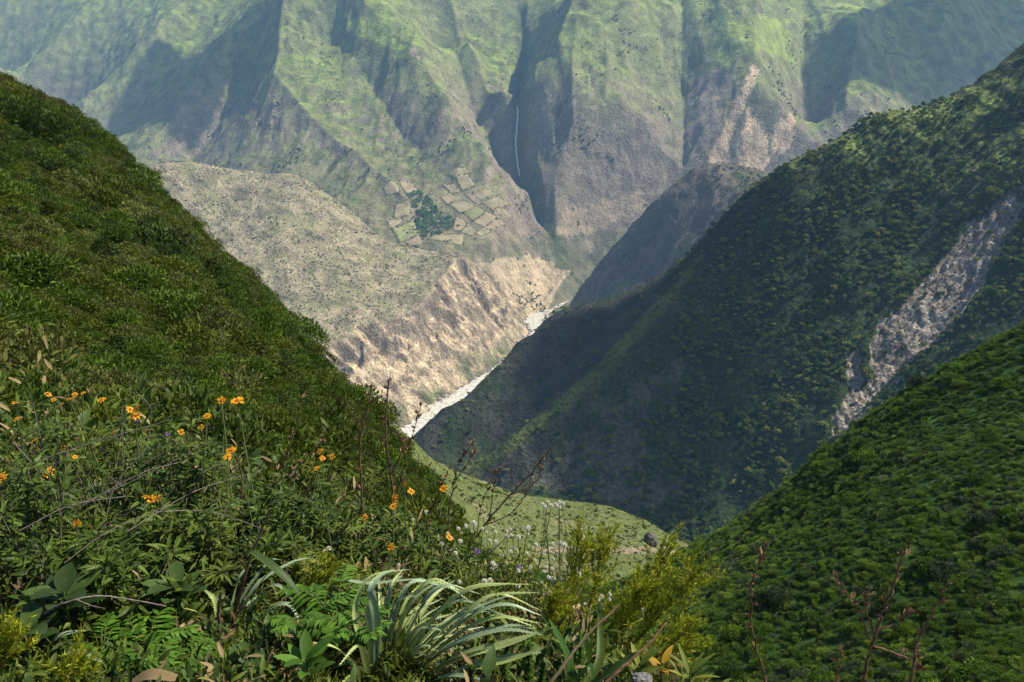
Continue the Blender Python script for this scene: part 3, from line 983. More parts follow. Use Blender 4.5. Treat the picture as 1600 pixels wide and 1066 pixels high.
X, Y, Z = LEFT
R_ = np.hypot(X, Y)
ar = cell_area(LEFT)
dens = ar * np.where(R_ < 9.5, 0, 1 / np.clip(R_ / 30, .30, 2.0) ** 1.5)
u_, v_ = pix(X, np.maximum(Y, .5), Z)
patch = fbm(X / 9, Y / 9, 3, 301)
dens = dens * ((u_ > -120) & (u_ < 900)) * (Y > 6)
pts = pick_points(LEFT, 22000, None, dens)
r = np.hypot(pts[:, 0], pts[:, 1])
sc = (.45 + .75 * rng.random(len(pts)) ** 2) * np.clip(.55 + r / 90, .5, 1.5) * (1 + .5 * fbm(pts[:, 0] / 9, pts[:, 1] / 9, 3, 302))
sc = sc * np.where(rng.random(len(sc)) < .035, 1.9, 1.0)
pts[:, 2] -= .12 * sc
def march(u, v, h, y0, y1, n=700):
    d = ray(u, v); yy = np.linspace(y0, y1, n)
    x, z = d[0] / d[1] * yy, d[2] / d[1] * yy
    k = np.argmax(h(x, yy) > z)
    return np.array([x[k], yy[k], z[k]])


ex = [march(rng.uniform(-20, 560), rng.uniform(130, 640), left_h, 9, 140, 200) for _ in range(900)]
ex = np.array([q for q in ex if q[1] > 11])
pts = np.concatenate([pts, ex]); sc = np.concatenate([sc, (.4 + .5 * rng.random(len(ex))) * np.clip(.55 + ex[:, 1] / 90, .5, 1.5)])
a, b = split_largest(pts, sc, 150, hi=760, vmax=900)
WORDS_L = ['dark green dense', 'dark green rounded', 'mid green bushy', 'mid green spreading', 'olive green leafy', 'yellowish olive', 'pale green', 'olive half dry']
shrub_things(pts[a], sc[a], L_SET, WORDS_L, 'shrubs on the steep left hillside', (((260, 360, 460, 560, 640), ('near the top of', 'high on', 'midway up', 'below the middle of', 'low on', 'at the foot of')), ((110, 230, 350, 460), ('the steep left hillside by the left edge', 'the steep left hillside in its left half', 'the steep left hillside in its middle', 'the steep left hillside in its right half', 'the steep left hillside along its valley rim'))))
scatter('hillside_shrubs', pts[b], sc[b], L_COL, len(L_SET), 'dense low shrubs covering the steep hillside on the left', patch=13.)

X, Y, Z = RIGHT
ar = cell_area(RIGHT)
u_, v_ = pix(X, Y, Z)
dens = ar * ((u_ > 700) & (u_ < 1680) & (v_ < 1130)) / np.clip(Y / 120, .6, 1.6) ** 1.2
pts = pick_points(RIGHT, 42000, None, dens)
sc = (.38 + .9 * rng.random(len(pts)) ** 3) * np.clip(.6 + pts[:, 1] / 260, .7, 1.4) * (1 + .45 * fbm(pts[:, 0] / 22, pts[:, 1] / 22, 3, 312))
sc = sc * np.where(rng.random(len(sc)) < .03, 1.9, 1.0)
pts[:, 2] -= .15 * sc
a, b = split_largest(pts, sc, 130, lo=1000)
WORDS_R = ['deep green dense', 'dark shaded green', 'rounded mid green', 'bushy mid green', 'spreading mid green', 'fresh green leafy', 'light green spreading', 'greyish green']
shrub_things(pts[a], sc[a], R_SET, WORDS_R, 'shrubs on the shaded right hillside', (((680, 760, 840, 920, 1000), ('on the skyline of', 'high on', 'midway up', 'below the middle of', 'low on', 'at the bottom of')), ((1150, 1270, 1390, 1500), ('the shaded right hillside at its left end', 'the right hillside above the single stalk', 'the shaded right hillside in its middle', 'the shaded right hillside in its right half', 'the shaded right hillside by the right edge'))))
scatter('slope_shrubs', pts[b], sc[b], R_COL, len(R_SET), 'dense green shrubs covering the hillside on the right', patch=30., squash=.72)

# low growth on the sunlit shelf
X, Y = fan(-.36, .40, 120, 215, 520, 100); G = (X, Y, shelf_h(X, Y))
pts = pick_points(G, 6500, None, cell_area(G) * (.15 + smooth(-.2, .4, fbm(X / 22, Y / 22, 3, 317))))
sc = .4 + 1.3 * rng.random(len(pts)) ** 3
H_COL = source('shelf_tuft_source', [L_SET[q][0] for q in (4, 6, 5, 6)])
pg = pick_points(G, 15000, None, cell_area(G))
scatter('shelf_grass', pg, .22 + .3 * rng.random(len(pg)), H_COL, 4, 'rough grass tufts covering the sunlit shelf', squash=.6)
scatter('shelf_scrub', pts, sc, L_COL, len(L_SET), 'low scrub dotted over the sunlit grassy shelf', squash=.7)

# ---------------------------------------------------------------- forest on the right-hand spur
def crown_mesh(name, n, lobes):
    mb = MB()
    c = rand_dir(lobes) * (rng.random(lobes) ** .5 * .6)[:, None]; c[:, 2] = np.abs(c[:, 2]) * .7 + .65
    r = .30 + .25 * rng.random(lobes)
    k = rng.integers(0, lobes, n); d = rand_dir(n); d[:, 2] = np.where(d[:, 2] < -.2, -d[:, 2], d[:, 2])
    p = c[k] + d * (r[k] * (.75 + .3 * rng.random(n)))[:, None]
    flakes(mb, p, unit(d * .4 + rng.normal(size=(n, 3)) * .7), unit(d + rng.normal(size=(n, 3)) * .3), .30 * (.6 + .8 * rng.random(n)), .24 * (.6 + .8 * rng.random(n)))
    return mb.mesh(name, False)


def trunk_mesh(name):
    mb = MB()
    tube(mb, [(0, 0, -.4), (.03, .02, .3), (0, .05, .8)], .07, .03, 5, 5)
    for q in ((.35, .1, .9), (-.3, .2, .95), (.05, -.35, .9)):
        tube(mb, [(.02, .02, .4), np.array(q) * .6 + np.array([0, 0, .2]), q], .03, .012, 4, 4)
    return mb.mesh(name)


T_SET = []
for i in range(5):
    me = crown_mesh('crown', 330, 6 + i % 3); me.materials.append(M_FOREST[1 if i >= 3 else 0])
    T_SET.append(me)
T_TRUNK = trunk_mesh('trunk'); T_TRUNK.materials.append(M_STEM)
T_COL = source('forest_tree_source', T_SET)
X, Y, Z = SPUR
ar = cell_area(SPUR)
u_, v_ = pix(X, Y, Z)
wood = smooth(-60, 60, (u_ - 1020) + (v_ - 560) * .55) * (.10 + smooth(-.2, .3, fbm(X / 60, Y / 60, 4, 321)))
wood = wood * (1 - SPUR_SCAR) * smooth(60, -300, Z / EK) + .03
wood = wood * ((u_ > 640) & (u_ < 1650) & (v_ < 880))
pts = pick_points(SPUR, 16000, None, ar * wood)
sc = (2.8 + 6.4 * rng.random(len(pts)) ** 2.6) * EK
a, b = split_largest(pts, sc, 120, lo=1040, hi=1560)
for p, s in zip(pts[a], sc[a]):
    i = int(rng.integers(0, 5))
    t = thing('tree', p, ('pale olive' if i >= 3 else 'dark green') + ' round crowned tree ' + spot(p, ((260, 340, 420, 500, 580, 660), ('on the crest of', 'just below the crest of', 'high on', 'midway up', 'below the middle of', 'low on', 'at the foot of')), ((1150, 1250, 1350, 1450), ('the wooded spur at its left rib', 'the wooded spur left of centre', 'the wooded spur in its middle', 'the wooded spur left of the scar', 'the wooded spur near the scar'))), 'tree', 'trees standing out on the wooded spur', rng.random() * 6.28)
    t.scale = (s, s, s * (.8 + .4 * rng.random()))
    link('crown', T_SET[i], None, t); link('trunk', T_TRUNK, None, t)
rk = [make_mesh('rubble', np.array([[-1, -1, -.5], [1, -.8, -.5], [.9, 1, -.5], [-.8, .9, -.5], [-.6, -.5, .6], [.5, -.6, .8], [.6, .4, .5], [-.4, .6, .9]]) * (1 + .25 * rng.normal(size=(8, 3))),
                [(0, 1, 5, 4), (1, 2, 6, 5), (2, 3, 7, 6), (3, 0, 4, 7), (4, 5, 6, 7), (3, 2, 1, 0)]) for _ in range(6)]
M_RUB = [plain_mat('scar_rubble_pale', (.19, .172, .148), .95, .35, 1.), plain_mat('scar_rubble_brown', (.14, .12, .095), .95, .35, 1.)]
for q, me in enumerate(rk):
    me.materials.append(M_RUB[q % 2])
pr = pick_points(SPUR, 1500, SPUR_SCAR, ar)
rb = []
for (x0, y0), (x1, y1) in zip(RIVER[2:-2], RIVER[3:-1]):
    n_ = 130; t_ = rng.random(n_); l_ = math.hypot(x1 - x0, y1 - y0); sd_ = np.where(rng.random(n_) < .8, 1, -1) * (RHALF + rng.uniform(-6, 22, n_))
    rb.append(np.stack([x0 + (x1 - x0) * t_ - (y1 - y0) / l_ * sd_, y0 + (y1 - y0) * t_ + (x1 - x0) / l_ * sd_, np.full(n_, RZ)], -1))
rb = np.concatenate(rb)
RUB_COL = source('river_boulder_source', [rk[0], rk[2], rk[4]])
scatter('river_boulders', rb, 1.2 + 4.0 * rng.random(len(rb)) ** 3, RUB_COL, 3, 'pale boulders along the river banks', .6)
scatter('landslide_rubble', pr, (.7 + 2.2 * rng.random(len(pr)) ** 3) * EK, source('rubble_source', rk), 6, 'broken pale rock filling the landslide scar on the wooded spur', .9)
scatter('spur_forest', pts[b], sc[b], T_COL, 5, 'dark green wood covering the big spur on the right')

# scattered bushes on the far slopes
def clump_mesh(name):
    mb = MB()
    d = rand_dir(60); d[:, 2] = np.abs(d[:, 2])
    flakes(mb, d * .7 * (.7 + .3 * rng.random(60))[:, None], rand_dir(60), d, .75, .6)
    me = mb.mesh(name, False); me.materials.append(M_SCRUB[0]); return me


M_SCRUB.append(leaf_mat('dry_scrub_leaves', (.085, .090, .038), (.150, .145, .065), .8, .1, .3))
B_SET = [clump_mesh('bush') for _ in range(3)]
for q in B_SET:
    q.materials.clear(); q.materials.append(M_SCRUB[1])
B_COL = source('dry_bush_source', B_SET)
S_COL = source('bush_source', [clump_mesh('bush') for _ in range(3)])
X, Y = fan(-.70, .70, 300, 3000, 5600, 220); G = (X, Y, far_h(X, Y))
w = smooth(.1, .5, fbm(X / 160, Y / 160, 4, 331)) * smooth(5200, 3400, Y) + .01
w = w * (1 - np.exp(-(((X + 230) / 330) ** 2 + ((Y - 3400) / 190) ** 2) ** 2) * .9)
u_, v_ = pix(*G)
pts = pick_points(G, 5000, (u_ > 200) & (u_ < 1400) & (v_ > 0), w * cell_area(G))
scatter('mountain_bushes', pts, 2.2 + 4.2 * rng.random(len(pts)) ** 3, S_COL, 3, 'dark bushes speckling the far mountain slopes')
X, Y = fan(-.62, .06, 260, 1950, 3250, 240); Zb, over = bench_h(X, Y); G = (X, Y, Zb)
w = cell_area(G) * (over < -12) * (.15 + smooth(-.2, .4, fbm(X / 60, Y / 60, 4, 341)))
pts = pick_points(G, 9000, None, w)
X, Y = fan(.02, .42, 160, 2400, 3200, 160); Gc = (X, Y, back_h(X, Y))
pc = pick_points(Gc, 2600, None, cell_area(Gc) * (.1 + smooth(-.1, .4, fbm(X / 60, Y / 60, 4, 351))))
scatter('hill_bushes', pc, 2.0 + 3.0 * rng.random(len(pc)) ** 2, S_COL, 3, 'bushes dotting the grey hill behind the wooded spur')
scatter('bench_bushes', pts, 1.3 + 2.2 * rng.random(len(pts)) ** 2, B_COL, 3, 'small bushes dotting the dry bench above the cliff')

# ---------------------------------------------------------------- fields, grove, waterfall on the far side
def march(u, v, h, y0, y1, n=700):
    d = ray(u, v); yy = np.linspace(y0, y1, n)
    x, z = d[0] / d[1] * yy, d[2] / d[1] * yy
    k = np.argmax(h(x, yy) > z)
    return np.array([x[k], yy[k], z[k]])


def zoomed(q):
    return [(450 + a / 3.2, 250 + b / 3.2) for a, b in q]


FIELDS = [[(475, 140), (540, 120), (555, 160), (495, 180)], [(560, 115), (610, 110), (640, 150), (590, 165)], [(540, 230), (600, 215), (612, 280), (530, 290)], [(525, 350), (625, 298), (640, 370), (560, 410)],
          [(495, 310), (570, 300), (530, 345), (510, 340)], [(590, 410), (650, 380), (668, 440), (600, 430)], [(705, 400), (745, 375), (870, 377), (862, 430)], [(840, 90), (895, 80), (930, 130), (870, 155)],
          [(800, 75), (880, 45), (900, 65), (830, 95)], [(765, 190), (810, 170), (835, 195), (795, 225)], [(810, 225), (870, 210), (930, 240), (860, 270)], [(880, 270), (935, 240), (985, 265), (925, 305)],
          [(930, 310), (990, 268), (1045, 300), (980, 335)], [(980, 342), (1050, 303), (1085, 325), (1030, 360)], [(970, 215), (1045, 190), (1100, 225), (1030, 258)], [(1025, 265), (1080, 250), (1120, 285), (1080, 300)],
          [(925, 170), (990, 145), (1035, 175), (960, 205)], [(840, 290), (890, 320), (860, 360), (825, 350)], [(860, 365), (900, 325), (935, 360), (920, 378)], [(690, 190), (720, 180), (770, 245), (740, 250)],
          [(780, 130), (830, 125), (850, 160), (820, 170)], [(890, 180), (920, 170), (955, 210), (935, 220)], [(1040, 180), (1065, 175), (1100, 215), (1075, 200)], [(940, 365), (970, 345), (1010, 365), (960, 385)]]
M_FIELD = [plain_mat('stubble_field', (.235, .205, .115), .95, .2, .03), plain_mat('ploughed_field', (.25, .20, .125), .95, .2, .03), plain_mat('green_field', (.18, .19, .08), .95, .2, .03)]
hedge = []
for k, q in enumerate(FIELDS):
    c = np.array([march(u, v, far_h, 2950, 4300, 300) for u, v in zoomed(q)])[:, :2]
    c = c.mean(0) + (c - c.mean(0)) * 1.13
    s, t = np.meshgrid(np.linspace(0, 1, 8), np.linspace(0, 1, 8))
    s, t = s[..., None], t[..., None]
    P2 = (c[0] * (1 - s) + c[1] * s) * (1 - t) + (c[3] * (1 - s) + c[2] * s) * t
    zt = far_h(P2[..., 0], P2[..., 1])
    top = np.concatenate([P2, zt[..., None] + 1.3], -1).reshape(-1, 3)
    co = np.concatenate([top, top - np.array([0, 0, 9.])])
    i = np.arange(64).reshape(8, 8)
    rim = np.concatenate([i[0], i[1:, -1], i[-1, ::-1][1:], i[::-1, 0][1:-1]])
    nx_ = np.roll(rim, -1)
    f = np.concatenate([grid_faces(8, 8), np.stack([rim, rim + 64, nx_ + 64, nx_], -1)])
    link('field', make_mesh('field', co, f), M_FIELD[[0, 1, 0, 2, 1, 1, 0, 0][k % 8]], far)
    for e in range(4):
        a_, b_ = c[e], c[(e + 1) % 4]
        m_ = max(3, int(np.hypot(*(b_ - a_)) / 9))
        tt = rng.random(m_)[:, None]
        hedge.append(a_ + (b_ - a_) * tt + rng.normal(0, 1.5, (m_, 2)))
hedge = np.concatenate(hedge); hedge = hedge[rng.random(len(hedge)) < .8]
scatter('field_hedges', np.concatenate([hedge, far_h(hedge[:, 0], hedge[:, 1])[:, None] + 1], -1), 1.4 + 2.0 * rng.random(len(hedge)), S_COL, 3, 'dark hedges and bushes between the small fields')
GROVE = zoomed([(590, 165), (660, 165), (720, 210), (770, 260), (830, 310), (825, 345), (770, 375), (680, 405), (650, 340), (630, 260)])
gp = []
while len(gp) < 230:
    u, v = rng.uniform(630, 712), rng.uniform(298, 380)
    if in_poly(np.array(u), np.array(v), GROVE):
        gp.append(march(u, v, far_h, 2950, 4000, 160))
gp = np.array(gp); gp[:, 2] = far_h(gp[:, 0], gp[:, 1])
M_GROVE = leaf_mat('grove_leaves', (.060, .150, .022), (.110, .210, .036), .7, .15, .4)
gm = [crown_mesh('crown', 160, 6) for _ in range(3)]
for q in gm:
    q.materials.append(M_GROVE)
scatter('grove', gp, 6.5 + 4 * rng.random(len(gp)), source('grove_tree_source', gm), 3, 'green grove of trees between the tan fields')

wf = [march(u, v, far_h, 3700, 5200) for u, v in ((809, 168), (808, 195), (806, 225), (808, 250), (812, 276))]
wp = curve(wf, 40) + np.array([0, -7, 2])
wp[:, 0] += rng.normal(0, 1.2, 40)
ww = 3.0 + 1.6 * rng.random(40)
co = np.stack([wp + np.stack([-ww, 0 * ww, 0 * ww], -1), wp + np.array([0, -3., 0]), wp + np.stack([ww, 0 * ww, 0 * ww], -1), wp + np.array([0, 4., 0])], 1)
i = np.arange(160).reshape(40, 4); j = np.roll(i, -1, 1)
link('waterfall', make_mesh('waterfall', co.reshape(-1, 3), np.stack([i[:-1], j[:-1], j[1:], i[1:]], -1).reshape(-1, 4), None, True), plain_mat('falling_water', (.80, .83, .85), .5, .12, .3), None,
     label='thin white waterfall dropping down the dark side canyon', category='waterfall')
# ---------------------------------------------------------------- foreground plants on the viewpoint knoll
def ground(x, y):
    return float(left_h(np.array(float(x)), np.array(float(y))))


def root_below(top, back=0.0, side=0.0, deep=.03):
    x, y = top[0] + side, top[1] + back
    return np.array([x, y, ground(x, y) - deep])


M_DAISYLEAF = leaf_mat('daisy_leaves', (.040, .085, .010), (.110, .155, .025), .5, .3, .4, spots=30)
M_LANCE = leaf_mat('lance_leaves', (.040, .080, .009), (.115, .160, .020), .5, .3, .5, spots=30)
M_UNDER = leaf_mat('undergrowth_leaves', (.046, .080, .009), (.130, .165, .020), .55, .3, .55, spots=4)
M_BROAD = leaf_mat('broad_leaves', (.026, .055, .011), (.060, .100, .022), .5, .2, .35, spots=25)
M_FERN = leaf_mat('fern_leaves', (.060, .150, .012), (.120, .230, .025), .5, .35, .35, spots=35)
M_FEATHER = leaf_mat('feathery_leaves', (.19, .22, .010), (.40, .42, .028), .55, .35, .35)
M_CLUB = leaf_mat('club_leaves', (.100, .150, .014), (.220, .230, .030), .55, .3, .35)
M_SILVER = leaf_mat('silver_leaves', (.19, .27, .14), (.35, .44, .25), .42, .12, .22, .4, spots=18)
M_SILVERY = leaf_mat('silver_yellow_leaves', (.26, .34, .10), (.44, .50, .17), .42, .15, .2, .4, spots=18)
M_DRYLEAF = leaf_mat('dry_leaves', (.130, .085, .035), (.300, .220, .110), .7, .15, .4, spots=20)
M_YELLOWLEAF = leaf_mat('yellow_leaves', (.28, .20, .015), (.40, .22, .02), .5, .3, .3, spots=30)
M_STALK = plain_mat('dry_stalk', (.15, .085, .045), .8, .4, 60)
M_POD = plain_mat('seed_pod', (.26, .155, .08), .75, .5, 80)
M_TWIG = plain_mat('grey_twig', (.17, .145, .11), .8, .35, 60)
M_PETAL = leaf_mat('orange_petals', (.80, .33, .010), (.86, .44, .015), .5, .35, .15)
M_DISC = plain_mat('flower_disc', (.28, .085, .012), .8, .35, 300)
M_WHITE = leaf_mat('white_florets', (.86, .83, .66), (.93, .91, .78), .7, .25, .12)
M_PURPLE = leaf_mat('purple_petals', (.24, .14, .42), (.36, .24, .58), .6, .3, .2)
M_GSTEM = plain_mat('green_stem', (.10, .13, .04), .7, .3, 60)
M_ROCK = plain_mat('grey_rock', (.17, .165, .15), .9, .45, 3.0)


def where_words(u, v):
    if u < 140:
        return 'near the left edge' if v < 700 else 'low beside the left edge'
    if u < 300:
        return 'on the leafy shrubs to the left' if v < 690 else 'over the tangle of grey twigs'
    if u < 420:
        return 'standing tall before the dark bush' if v < 660 else 'beside the leaning dry stems'
    if u < 560:
        return 'next to the leaning brown stalks'
    if u < 660:
        return 'between the tall upright dry stalks'
    return 'close to the white globe flowers'


# ---- orange daisies
def daisy(u, v, y, s, tilt, nth):
    T = at(u, v, y)
    R = root_below(T, rng.normal(0, .1), rng.normal(0, .08))
    t = thing('orange_daisy', R, 'orange daisy %s, %s from the left' % (where_words(u, v), nth), 'flower', 'orange daisies in the foreground')
    mid = (T - R) * .5 + np.array([rng.normal(0, .03), rng.normal(0, .03), .02])
    mb = MB(); tube(mb, [(0, 0, 0), mid, T - R], .0045, .0025, 9, 5); mb.build('stem', M_GSTEM, t)
    # the head faces mostly up, leaning to the viewer
    ax = unit(np.array([rng.normal(0, .35), -.35 + rng.normal(0, .35), tilt]))
    e1 = unit(np.cross(ax, [1., .1, 0])); e2 = np.cross(ax, e1)
    n = int(rng.integers(8, 12))
    a = np.arange(n) / n * 6.283 + rng.normal(0, .12, n)
    d = np.cos(a)[:, None] * e1 + np.sin(a)[:, None] * e2
    h = T - R
    mb = MB()
    blades(mb, h + d * .007 * s, unit(d + ax * rng.uniform(-.05, .5, n)[:, None]), np.tile(ax, (n, 1)), .026 * s * (.85 + .3 * rng.random(n)), .013 * s, .2, 3, None, .5)
    mb.build('petals', M_PETAL, t)
    mb = MB()
    th = np.linspace(0, 6.283, 10, endpoint=False)
    rr_, hh = [.0105, .0105, .0075, .0], [-.004, .002, .006, .0075]
    co = [h + ax * q * s + (np.cos(th)[:, None] * e1 + np.sin(th)[:, None] * e2) * p * s for p, q in zip(rr_, hh)]
    i = np.arange(40).reshape(4, 10); j = np.roll(i, -1, 1)
    mb.add(np.concatenate(co), np.stack([i[:-1], j[:-1], j[1:], i[1:]], -1).reshape(-1, 4)); mb.build('disc', M_DISC, t)
    P = curve([(0, 0, 0), mid, T - R], 9)
    for k in range(int(rng.integers(4, 7))):
        b = P[2 + k % 6][None]
        d = unit(np.array([[rng.normal(), rng.normal() - .3, .25]]))
        mb = MB(); blades(mb, b, d, np.array([[0, 0, 1.]]), .07 + .05 * rng.random(), .026, .35, 5); mb.build('leaf', M_DAISYLEAF, t)


DAISY = [(24, 630, 3.4, 1.0), (26, 655, 3.3, 1.0), (75, 617, 3.6, .9), (84, 625, 3.7, .9), (97, 633, 3.6, .8), (108, 624, 3.6, .9), (117, 617, 3.7, .8), (130, 614, 4.0, .8), (159, 625, 3.6, 1.0), (203, 640, 3.5, 1.0), (214, 639, 3.5, 1.0),
         (212, 650, 3.5, 1.1), (206, 657, 3.5, .8), (346, 626, 3.6, 1.1), (371, 627, 3.3, 1.35), (324, 650, 3.5, 1.0), (283, 675, 3.7, .9), (314, 668, 3.9, .8), (55, 688, 3.2, 1.0), (99, 699, 3.4, .8), (117, 714, 3.4, .8), (4, 746, 2.9, 1.0),
         (75, 742, 3.0, 1.1), (78, 735, 3.0, .9), (361, 704, 3.3, 1.3), (356, 714, 3.4, 1.0), (230, 776, 3.1, 1.1), (237, 781, 3.1, 1.0), (248, 778, 3.1, .8), (500, 705, 3.9, 1.0), (495, 732, 3.6, 1.1), (504, 716, 3.8, .9), (519, 713, 4.0, .8),
         (632, 757, 3.9, .9), (642, 768, 3.7, 1.1), (617, 779, 3.8, 1.0), (615, 791, 3.6, 1.2), (693, 763, 3.8, 1.2), (702, 840, 3.4, 1.1), (570, 808, 3.5, .8), (611, 855, 3.2, .8), (121, 818, 2.9, .7), (299, 697, 3.6, .7), (177, 676, 3.6, .7), (305, 704, 3.6, .7)]
ORD = 'first second third fourth fifth sixth seventh eighth ninth tenth eleventh twelfth thirteenth fourteenth fifteenth sixteenth seventeenth eighteenth nineteenth twentieth'.split()
ORD += ['twenty-' + q for q in ORD[:9]] + ['thirtieth'] + ['thirty-' + q for q in ORD[:9]] + ['fortieth'] + ['forty-' + q for q in ORD[:9]] + ['fiftieth'] + ['fifty-' + q for q in ORD[:9]] + ['sixtieth']
for k, q in enumerate(sorted(DAISY)):
    q = (*q[:3], q[3] * (.5 + .3 * rng.random()))
    daisy(*q, tilt=rng.uniform(.4, 1.2), nth=ORD[k])
# ---- white globe flowers
def globe_mesh():
    mb = MB()
    n = 150
    i = np.arange(n) + .5
    ph = np.arccos(1 - 2 * i / n); th = math.pi * (1 + 5 ** .5) * i
    d = np.stack([np.cos(th) * np.sin(ph), np.sin(th) * np.sin(ph), np.cos(ph)], -1)
    flakes(mb, d * .45, unit(d + rng.normal(0, .25, d.shape)), rand_dir(n), .62 * (.85 + .3 * rng.random(n)), .34)
    me = mb.mesh('flower_head', False); me.materials.append(M_WHITE)
    return me


GLOBE = [globe_mesh() for _ in range(3)]
W = [(637, 876), (641, 880), (623, 883), (669, 870), (698, 864), (704, 861), (712, 856), (712, 864), (714, 876), (736, 875), (742, 882), (740, 886), (729, 891), (771, 883), (775, 883), (769, 889), (772, 877), (784, 868), (791, 880), (798, 862),
     (757, 900), (756, 908), (766, 907), (737, 913), (771, 925), (785, 941), (754, 826), (760, 831), (774, 831), (791, 829), (799, 836), (810, 839), (825, 825), (825, 835), (765, 845), (775, 847), (802, 856), (807, 861), (822, 864), (830, 871),
     (835, 875), (826, 868), (864, 850), (875, 848), (882, 852), (908, 827), (911, 838), (910, 845), (914, 843), (909, 872), (897, 885), (900, 890), (905, 897), (892, 894), (887, 897), (856, 880), (856, 887), (863, 889), (850, 893), (857, 902),
     (864, 904), (865, 908), (852, 916), (851, 922), (851, 928), (824, 882), (817, 892), (810, 892), (827, 891), (813, 887), (770, 881), (776, 889), (758, 908), (932, 916), (934, 936), (940, 932), (952, 929), (952, 937), (914, 945), (986, 949),
     (997, 950), (1003, 954), (979, 989), (974, 980), (983, 980), (865, 989), (951, 1007), (964, 973), (919, 974), (872, 965), (864, 966), (700, 834), (706, 842), (719, 846), (690, 850), (683, 838), (716, 826), (728, 822), (741, 818), (738, 831),
     (848, 788), (852, 792), (856, 784), (862, 790), (868, 788), (874, 785), (879, 787), (873, 792), (544, 823), (514, 857), (508, 862), (302, 919), (306, 916), (295, 920), (455, 883), (462, 880), (666, 800), (645, 812)]
W += [(rng.uniform(700, 905), rng.uniform(825, 935)) for _ in range(16)]
k = 0
W.sort(key=lambda q: (q[0] // 14, q[1]))
nth = 0
while k < len(W):
    m_ = min(len(W) - k, int(rng.integers(2, 4))); grp = W[k:k + m_]
    if max(abs(g[0] - grp[0][0]) for g in grp) > 40:
        grp = grp[:1]
    k += len(grp)
    y = 3.35 + .9 * rng.random() if grp[0][1] < 900 else 3.0 + .3 * rng.random()
    tops = [at(u, v, y + rng.normal(0, .06)) for u, v in grp]
    R = root_below(tops[0], rng.normal(0, .06), rng.normal(0, .08))
    u0, v0 = grp[0]
    ww = ('held high above the rest before the shelf' if v0 < 795 else 'beside the yellow green plumes' if u0 > 845 else 'among dry stalks behind the silvery rosette' if u0 > 720 else 'at the upper edge of the silvery rosette' if u0 > 600 else 'half hidden in the dark undergrowth')
    t = thing('globe_flower', R, 'white globe flowers %s, %s sprig from the left' % (ww, ORD[min(nth, len(ORD) - 1)]), 'flower', 'white globe flowers behind the silvery rosette')
    nth += 1
    fork = (np.mean(tops, 0) - R) * .62
    for q, T in enumerate(tops):
        mb = MB(); tube(mb, [(0, 0, 0), fork * .5 + rng.normal(0, .01, 3), fork, T - R] if q == 0 else [fork * .8, fork * 1.05 + rng.normal(0, .01, 3), T - R], .003, .0015, 9, 4); mb.build('stem', M_GSTEM, t)
        o = link('flower_head', GLOBE[int(rng.integers(0, 3))], None, t); o.location = T - R
        s = .0125 * (.72 + .45 * rng.random()); o.scale = (s, s, s * .92); o.rotation_euler = tuple(rng.random(3) * 6)
    for q in range(3):
        mb = MB(); blades(mb, (fork * (.35 + .2 * q))[None], unit(rng.normal(size=(1, 3)) + [0, 0, .4]), np.array([[0, 0, 1.]]), .045, .013, .2, 4); mb.build('leaf', M_UNDER, t)

# ---- dry flower stalks with seed pods
def pod_mesh():
    mb = MB()
    for q in range(3):
        a = q * 2.094
        d = np.array([math.cos(a) * .32, math.sin(a) * .32, 1.0])
        blades(mb, np.zeros((1, 3)), d[None], np.array([[math.cos(a), math.sin(a), 0]]), 1.0, .5, -.12, 4, None, .4, .3)
    tube(mb, [(0, 0, -.1), (0, 0, .25), (0, 0, .6)], .10, .20, 5, 6)
    me = mb.mesh('seed_pod'); me.materials.append(M_POD); return me


POD = [pod_mesh() for _ in range(3)]


def stalk(pts, r, words, pods=16, start=.35, branches=(), size=.027):
    P3 = [at(*q) for q in pts]
    R = root_below(P3[0]) if pts[0][1] > 840 or pts[0][0] < 1100 else P3[0]
    if R[2] > P3[0][2] - .02 or np.linalg.norm(R - P3[0]) > 1.6:
        R = P3[0]; chain = P3
    else:
        chain = [R] + P3
    t = thing('dry_flower_stalk', R, words, 'dry stalk', 'dry brown flower stalks in the foreground')

    def one(ch, r0, n_p, st):
        mb = MB(); P = tube(mb, [q - R for q in ch], r0, r0 * .45, 6 * len(ch), 6, .5, .0025); mb.build('stem', M_STALK, t)
        for q in range(n_p):
            f = st + (1 - st) * (q / max(1, n_p - 1)) ** .8
            i = min(len(P) - 1, int(f * (len(P) - 1)))
            o = link('seed_pod', POD[q % 3], None, t)
            o.location = P[i] + rng.normal(0, .004, 3)
            d = unit(np.array([rng.normal(), rng.normal() * .7, .5 + rng.random()]))
            o.rotation_euler = Vector(d).to_track_quat('Z', 'Y').to_euler()
            s = size * (.55 + .7 * rng.random()); o.scale = (s * .8, s * .8, s * 1.25)
    one(chain, r, pods, start)
    for b in branches:
        one([at(*q) for q in b], r * .6, max(4, pods // 2), .45)


stalk([(615, 890, 3.9), (612, 760, 3.9), (603, 680, 3.85), (607, 595, 3.85)], .0085, 'tallest dry brown stalk rising against the pale river cliff', 20, .45, [[(611, 740, 3.9), (630, 700, 3.9), (622, 680, 3.9)]])
stalk([(568, 880, 3.8), (564, 760, 3.8), (563, 690, 3.8), (580, 608, 3.8)], .008, 'dry brown stalk just left of the tallest one', 16, .5)
stalk([(620, 800, 4.1), (632, 720, 4.1), (645, 675, 4.1), (657, 637, 4.1)], .006, 'thin dry stalk with a tufted tip before the river', 12, .4)
stalk([(700, 830, 4.0), (708, 760, 4.0), (720, 720, 4.0), (741, 690, 4.0)], .006, 'dry stalk bending right before the grassy shelf', 14, .5, [[(709, 755, 4.0), (726, 730, 4.0), (745, 702, 4.0)]])
stalk([(665, 830, 3.9), (682, 780, 3.9), (700, 735, 3.9)], .006, 'short dry stalk beside an orange daisy', 10, .4)
